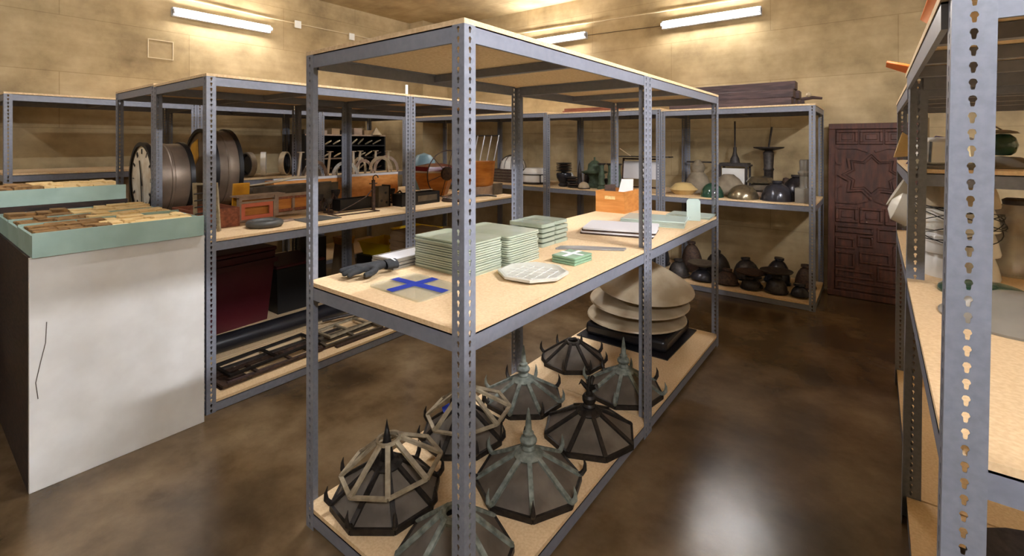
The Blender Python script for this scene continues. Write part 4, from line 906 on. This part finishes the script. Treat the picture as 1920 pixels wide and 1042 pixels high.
# bottom board of the back shelf: dark shades
r7 = random.Random(9); Zw = .0756
LOW = [(-.84,4.62,.115,.17),(-.57,4.62,.125,.12),(-.30,4.62,.115,.14),(-.05,4.62,.105,.10),(.19,4.62,.105,.15),(.41,4.60,.085,.10),
       (-.80,5.0,.13,.32),(-.49,5.0,.145,.25),(-.17,5.0,.145,.21),(.14,5.0,.13,.26),(.41,5.0,.10,.22),(-1.17,4.66,.12,.20),(-1.45,4.68,.12,.26),(-1.25,5.03,.15,.30)]
for k, (x, y, r_, h) in enumerate(LOW):
    ti = (r7.uniform(-.10,.10), r7.uniform(-.10,.10), 0)
    big_bowl('dark_lampshade', 'dark metal lamp shade in the jumble on the bottom board of the back shelves', r_, h, (M_iron, M_darkbowl, M_rust, M_dark_patina)[k % 4], (x, y, Zw+.018), ti)['group'] = 'dark shades on the bottom back board'
for k, (q, lb) in enumerate(((1,'left of the centre shelf corner post'),(3,'in the middle of the board'),(4,'toward the right end'))):
    x, y, r_, h = LOW[q]
    lathe_thing('dark_dish', 'dark shallow dish in the bottom jumble, %s' % lb, 'dish', [(0,0),(.05,0),(.15,.03),(.16,.045),(.15,.045),(.05,.015),(0,.012)], (M_grime, M_rust, M_iron)[k], (x, y, Zw+.02+h+.024), 26)
# timber on top of the back shelves
ZT = 2.0585
for k, (y, z, x0, x1, lb) in enumerate(((4.70,0,-.95,.33,'lowest front'),(4.92,0,-.95,.34,'lowest middle'),(5.14,0,-.98,.36,'lowest rear'),(4.76,.092,-.90,.34,'upper front'),(4.98,.092,-.92,.37,'upper middle'),(4.84,.184,-.96,.35,'topmost'))):
    single('timber', 'dark plum timber in the pile on top of the back shelves, %s' % lb, 'timber', B().box(x0,x1,-.095,.095,0,.088), M_planks, (0, y, ZT+z), (0,0,0), bevel=.006)
t = thing('finial_rod', 'dark turned rod with a cream ball lying out of the timber pile', 'rod', (.36, 5.26, ZT+.01)); part('rod', B().tube([(-.02,0,.10),(.10,0,.115),(.19,-.01,.10)], [.022,.02,.014], 10), M_planks, t); part('ball', B().lathe([(0,-.03),(.022,-.02),(.03,0),(.022,.02),(0,.03)], 14, c=(.06,0,.145)), M_cream, t); part('support', B().box(-.02,.02,-.02,.02,-.0095,.09), M_planks, t)
for k, (y, z) in enumerate(((4.70,0),(4.84,.0),(4.77,.036))): single('red_board', 'reddish thin board on top of the back shelf, %s of the pile' % ('front', 'rear', 'top')[k], 'board', B().box(-.42,.42,-.06,.06,0,.034), M_redwood, (-2.05, y, 2.0825+z), (0,0,R(2*k)))

# ------------------------------------------------------------------ carved door leaning on the back wall
t = thing('carved_door', 'dark carved wooden door with star panel leaning on the back wall', 'door', (.99, 5.20, .004), (R(-5.5),0,0))
W, H = .385, 1.885
part('leaf', B().box(-W,W,-.012,.02,0,H), M_carved, t)
MD = Matrix.Rotation(PI/2, 4, 'X')            # xy plane -> xz plane, extrude toward -y
def ring(b, x0, x1, z0, z1, w, d): b.frame(x0,x1,z0,z1,.0125,.0125+d,w,MD)
b = B(); b.frame(-W,W,0,H,.0125,.034,.062,MD); part('stiles', b, M_carved, t, bevel=.004)
cols = [(-.315,-.115),(-.10,.10),(.115,.315)]
for zrow in ((1.655,1.815),(.80,.97)):
    for (a, c) in cols:
        b = B(); ring(b, a, c, zrow[0], zrow[1], .028, .018); b.box(a+.05, c-.05, zrow[0]+.05, zrow[1]-.05, .0125, .022, MD); part('square_panel', b, M_carved, t, bevel=.004)
zc_ = 1.315
star = []
for k in range(16):
    rr_ = .235 if k % 2 == 0 else .165
    star.append((1.18*rr_*math.cos(k*PI/8), zc_+1.02*rr_*math.sin(k*PI/8)))
def thick_star(s0, s1, z0, z1):
    b = B(); n = 16
    A = [(x*s0, zc_+(y-zc_)*s0) for x, y in star]; C = [(x*s1, zc_+(y-zc_)*s1) for x, y in star]
    for i in range(n):
        j = (i+1) % n
        b.prism([A[i], A[j], C[j], C[i]], z0, z1, MD)
    return b
part('star_moulding', thick_star(1.10, .97, .0125, .034), M_carved, t); part('star_moulding', thick_star(.93, .86, .0125, .026), M_carved, t)
part('star_panel', B().prism([(x*.80, zc_+(y-zc_)*.80) for x, y in star], .0125, .020, MD), M_carved, t, bevel=.004)
for sx in (-1,1):
    for sz in (-1,1):
        b = B(); b.bar((sx*.31,-.02,zc_+sz*.30),(sx*.13,-.02,zc_+sz*.30),.018,.024); b.bar((sx*.31,-.02,zc_+sz*.30),(sx*.31,-.02,zc_+sz*.14),.018,.024); b.bar((sx*.13,-.02,zc_+sz*.30),(sx*.03,-.02,zc_+sz*.262),.018,.024); b.bar((sx*.31,-.02,zc_+sz*.14),(sx*.27,-.02,zc_+sz*.115),.018,.024)
        part('corner_moulding', b, M_carved, t)
for (x0, x1, z0, z1) in ((-.315,.02,.80,.89),(.05,.315,.72,.89),(-.315,-.14,.60,.74),(-.12,.02,.64,.78),(-.10,.16,.44,.58),(.18,.315,.44,.68),(-.315,-.14,.36,.56),(-.315,.02,.24,.34),(.05,.315,.24,.42),(-.315,.315,.09,.20)):
    z0, z1 = z0*.86, z1*.86; b = B(); ring(b, x0, x1, z0, z1, .020, .018); part('oblong_panel', b, M_carved, t, bevel=.003)

# ------------------------------------------------------------------ right shelf contents
Zq = ZM+.0006; Zu = 1.5506
def ribbed(label, loc, r_, h, m, name='glass_lampshade', ribs=10):
    t = thing(name, label, 'shade', loc)
    b = B(); seg = ribs*4; rings = []
    prof = [(r_,0),(r_*1.02,h*.06),(r_*.97,h*.25),(r_*.88,h*.5),(r_*.66,h*.75),(r_*.40,h*.90),(r_*.26,h),(0,h)]
    for (r0, z0) in prof:
        rings.append([b.bm.verts.new(((r0*(1+.035*math.cos(ribs*2*PI*k/seg)))*math.cos(2*PI*k/seg), (r0*(1+.035*math.cos(ribs*2*PI*k/seg)))*math.sin(2*PI*k/seg), z0)) for k in range(seg)])
    for A, C in zip(rings, rings[1:]):
        for k in range(seg): b.face([A[k], A[(k+1)%seg], C[(k+1)%seg], C[k]], True)
    part('bell', b, m, t); part('rim', B().lathe([(r_*1.03,0),(r_*1.08,0),(r_*1.08,.010),(r_*1.03,.010),(r_*1.03,0)], 40), m, t); part('collar', B().lathe([(r_*.26,h),(r_*.28,h+.02),(r_*.20,h+.03),(0,h+.03)], 20), M_iron, t)
    return t
lathe_thing('enamel_lampshade', 'dark green enamel saucer shade lying behind the near right post', 'shade', DOME(.138,.05), M_greenenamel, (1.37, 1.535, Zq), 40)
lathe_thing('saucer_lampshade', 'wide grey metal saucer shade lying in front of the green enamel shade', 'shade', [(.19,0),(.20,0),(.202,.008),(.17,.035),(.10,.075),(.06,.095),(0,.1)], M_greydisc, (1.41, 1.18, Zq), 44)
lathe_thing('saucer_lampshade', 'grey saucer shade lying near the right edge in front of the mercury glass bell', 'shade', [(.165,0),(.175,0),(.177,.008),(.12,.05),(.08,.07),(0,.075)], M_bowlmetal, (1.80, 1.25, Zq), 44)
ribbed('large ribbed mercury glass bell shade at the right edge of the middle board', (1.56, 2.13, Zq), .185, .31, M_mercury)
ribbed('second ribbed mercury glass shade behind the large bell', (1.86, 2.40, Zq), .17, .30, M_mercury)
for k in range(4): lathe_thing('milk_glass_lampshade', 'white milk glass shade in the stack behind the near right post, %s' % ('lowest', 'second from below', 'third from below', 'topmost')[k], 'shade', [(.11,0),(.136,0),(.138,.01),(.128,.06),(.115,.10),(0,.105)], (M_opal, M_opal, M_milky, M_cream)[k], (1.33, 1.85, Zq+.0+k*.1055), 36)
t = thing('wire_cage', 'thin black wire cage around the white shades behind the near right post', 'cage', (1.33, 1.85, Zq+.24))
for k in range(7): part('wire', B().tube([((.143+.002*k)*math.cos(a), (.143+.002*k)*math.sin(a), .055*math.sin(a+k*.9)+.012*k-.03) for a in [q*2*PI/28 for q in range(28)]], .0022, 6, closed=True), M_black, t)
single('orange_plug', 'orange plastic cap at the right edge in front of the mercury glass bell', 'cap', B().lathe([(0,0),(.05,0),(.04,.07),(0,.09)], 14), M_orange, (1.60, 1.50, Zq))
# upper board
t = thing('glass_lamp', 'white panelled glass lamp on the upper right board with pale rod', 'lamp', (1.285, 1.80, Zu))
part('panels', B().lathe([(.11,.02),(.125,.03),(.115,.12),(.08,.14),(0,.142)], 6, smooth=False), M_opal, t); part('base', B().lathe([(0,0),(.128,0),(.13,.012),(.11,.0195),(0,.0195)], 30), M_greydisc, t)
for k in range(6): a = k*PI/3; part('corner_bar', B().bar((.127*math.cos(a),.127*math.sin(a),.03),(.117*math.cos(a),.117*math.sin(a),.12),.010,.006), M_silver, t)
part('rod', B().tube([(-.07,.03,.136),(-.07,.03,.23)], .014, 8), M_cream, t)
single('wire_coil', 'thin purple wires curling behind the white glass lamp on the upper board', 'wire', B().tube([(-.14,0,.004),(-.10,.02,.07),(-.02,.03,.15),(.10,.02,.13),(.12,.02,.004)], .003, 6), M_purple, (1.30, 2.18, Zu))
lathe_thing('saucer_lampshade', 'low taupe saucer shade under the dark green globe on the upper board', 'shade', [(.135,0),(.145,0),(.146,.008),(.11,.035),(.06,.05),(.0,.055)], M_greydisc, (1.495, 2.03, Zu), 40)
t = thing('green_globe', 'dark green glass globe with pale wires resting on the taupe saucer at the right edge', 'globe', (1.495, 2.03, Zu+.0555)); part('globe', B().lathe([(0,.0),(.03,.002),(.046,.016),(.056,.05),(.046,.084),(.028,.10),(0,.102)], 24), M_greenenamel, t); part('cap', B().lathe([(0,.1025),(.06,.1025),(.05,.112),(.02,.12),(0,.12)], 20), M_greydisc, t); part('wire', B().tube([(0,0,.12),(-.02,0,.135),(-.06,.0,.145),(-.09,0,.165)], .004, 6), M_silver, t)
lathe_thing('saucer_lampshade', 'silver edged saucer shade at the far right of the upper board', 'shade', DOME(.13,.045), M_bowlmetal, (1.93, 2.2, Zu), 40)
# white and orange pieces overhanging the left side
single('milk_glass_lampshade', 'white milk glass funnel sticking out beyond the right shelves', 'shade', B().lathe([(.05,0),(.052,.0),(.10,.14),(.096,.14),(.05,0)], 24), M_milky, (1.25, 2.56, Zq+.25), (0,R(-62),0))
single('milk_glass_lampshade', 'rounded white milk glass shade below the white funnel', 'shade', B().lathe([(0,0),(.06,.01),(.09,.05),(.08,.12),(.03,.15),(0,.152)], 24), M_milky, (1.235, 2.34, Zq+.205), (0,R(-70),0))
single('carton', 'plain carton propping the white shades on the right shelves', 'carton', B().box(-.11,.11,-.20,.20,0,.10), M_cardboard, (1.33, 2.55, Zq))
single('cream_lampshade', 'cream ruffled shade sticking out at the upper right board', 'shade', B().lathe([(.02,0),(.05,.03),(.075,.09),(.07,.09),(.045,.03),(.02,0)], 9, smooth=False), M_tanbowl, (1.215, 2.30, Zu+.08), (0,R(-75),0))
Zo = 1.9405
single('orange_sheet', 'larger orange plastic sheet on top of the near right shelves', 'plastic', B().prism([(-.06,-.30),(.25,-.34),(.25,.42),(.0,.46),(-.06,.30)], 0, .012), M_orange, (1.20, .56, 1.9725+.25*math.sin(R(14))+.002), (0,R(14),0), bevel=.003)
single('orange_sheet', 'triangular orange plastic sheet sticking out over the top of the right shelves', 'plastic', B().prism([(-.12,-.06),(-.12,.10),(.15,.20),(.15,-.20),(-.02,-.14)], 0, .012), M_orange, (1.18, 1.88, Zo+.15*math.sin(R(24))+.002), (0,R(24),0), bevel=.003)
# under the right shelf
t = thing('bucket', 'dark rounded shape standing on the bottom board of the right shelves', 'bucket', (1.42, .62, .0906)); part('body', B().lathe([(0,0),(.13,0),(.17,.25),(.20,.5),(.19,.5),(0,.45)], 24), M_iron, t)
single('grey_lampshade', 'grey metal shade low on the right shelves bottom board', 'shade', B().lathe(DOME(.20,.30), 30), M_greydisc, (1.78, .46, .0906))
single('dark_rack', 'dark folded iron stand leaning under the right shelves', 'stand', B().bar((0,0,.01),(.02,.3,.75),.02,.03).bar((.2,0,.01),(.22,.3,.75),.02,.03).bar((0,.05,.13),(.2,.05,.13),.02,.02).bar((.02,.25,.63),(.22,.25,.63),.02,.02), M_iron, (1.25, 1.15, .0906))

# ------------------------------------------------------------------ camera, world, view
cd = bpy.data.cameras.new('camera'); cam = bpy.data.objects.new('camera', cd); COL.objects.link(cam); S.camera = cam
cam.location = (1.0336, -1.1011, 1.664); cam.rotation_euler = (PI/2, 0, .65371)
cd.sensor_width = 36; cd.lens = 891.88/1920*36; cd.shift_y = -(521-268.58)/1920; cd.clip_start = .05
w = bpy.data.worlds.new('dark_room'); S.world = w; w.use_nodes = True
w.node_tree.nodes['Background'].inputs[0].default_value = (.02,.018,.015,1); w.node_tree.nodes['Background'].inputs[1].default_value = 1
S.view_settings.view_transform = 'Standard'; S.view_settings.look = 'None'; S.view_settings.gamma = 1; S.view_settings.use_curve_mapping = False
S.view_settings.exposure = 1.9
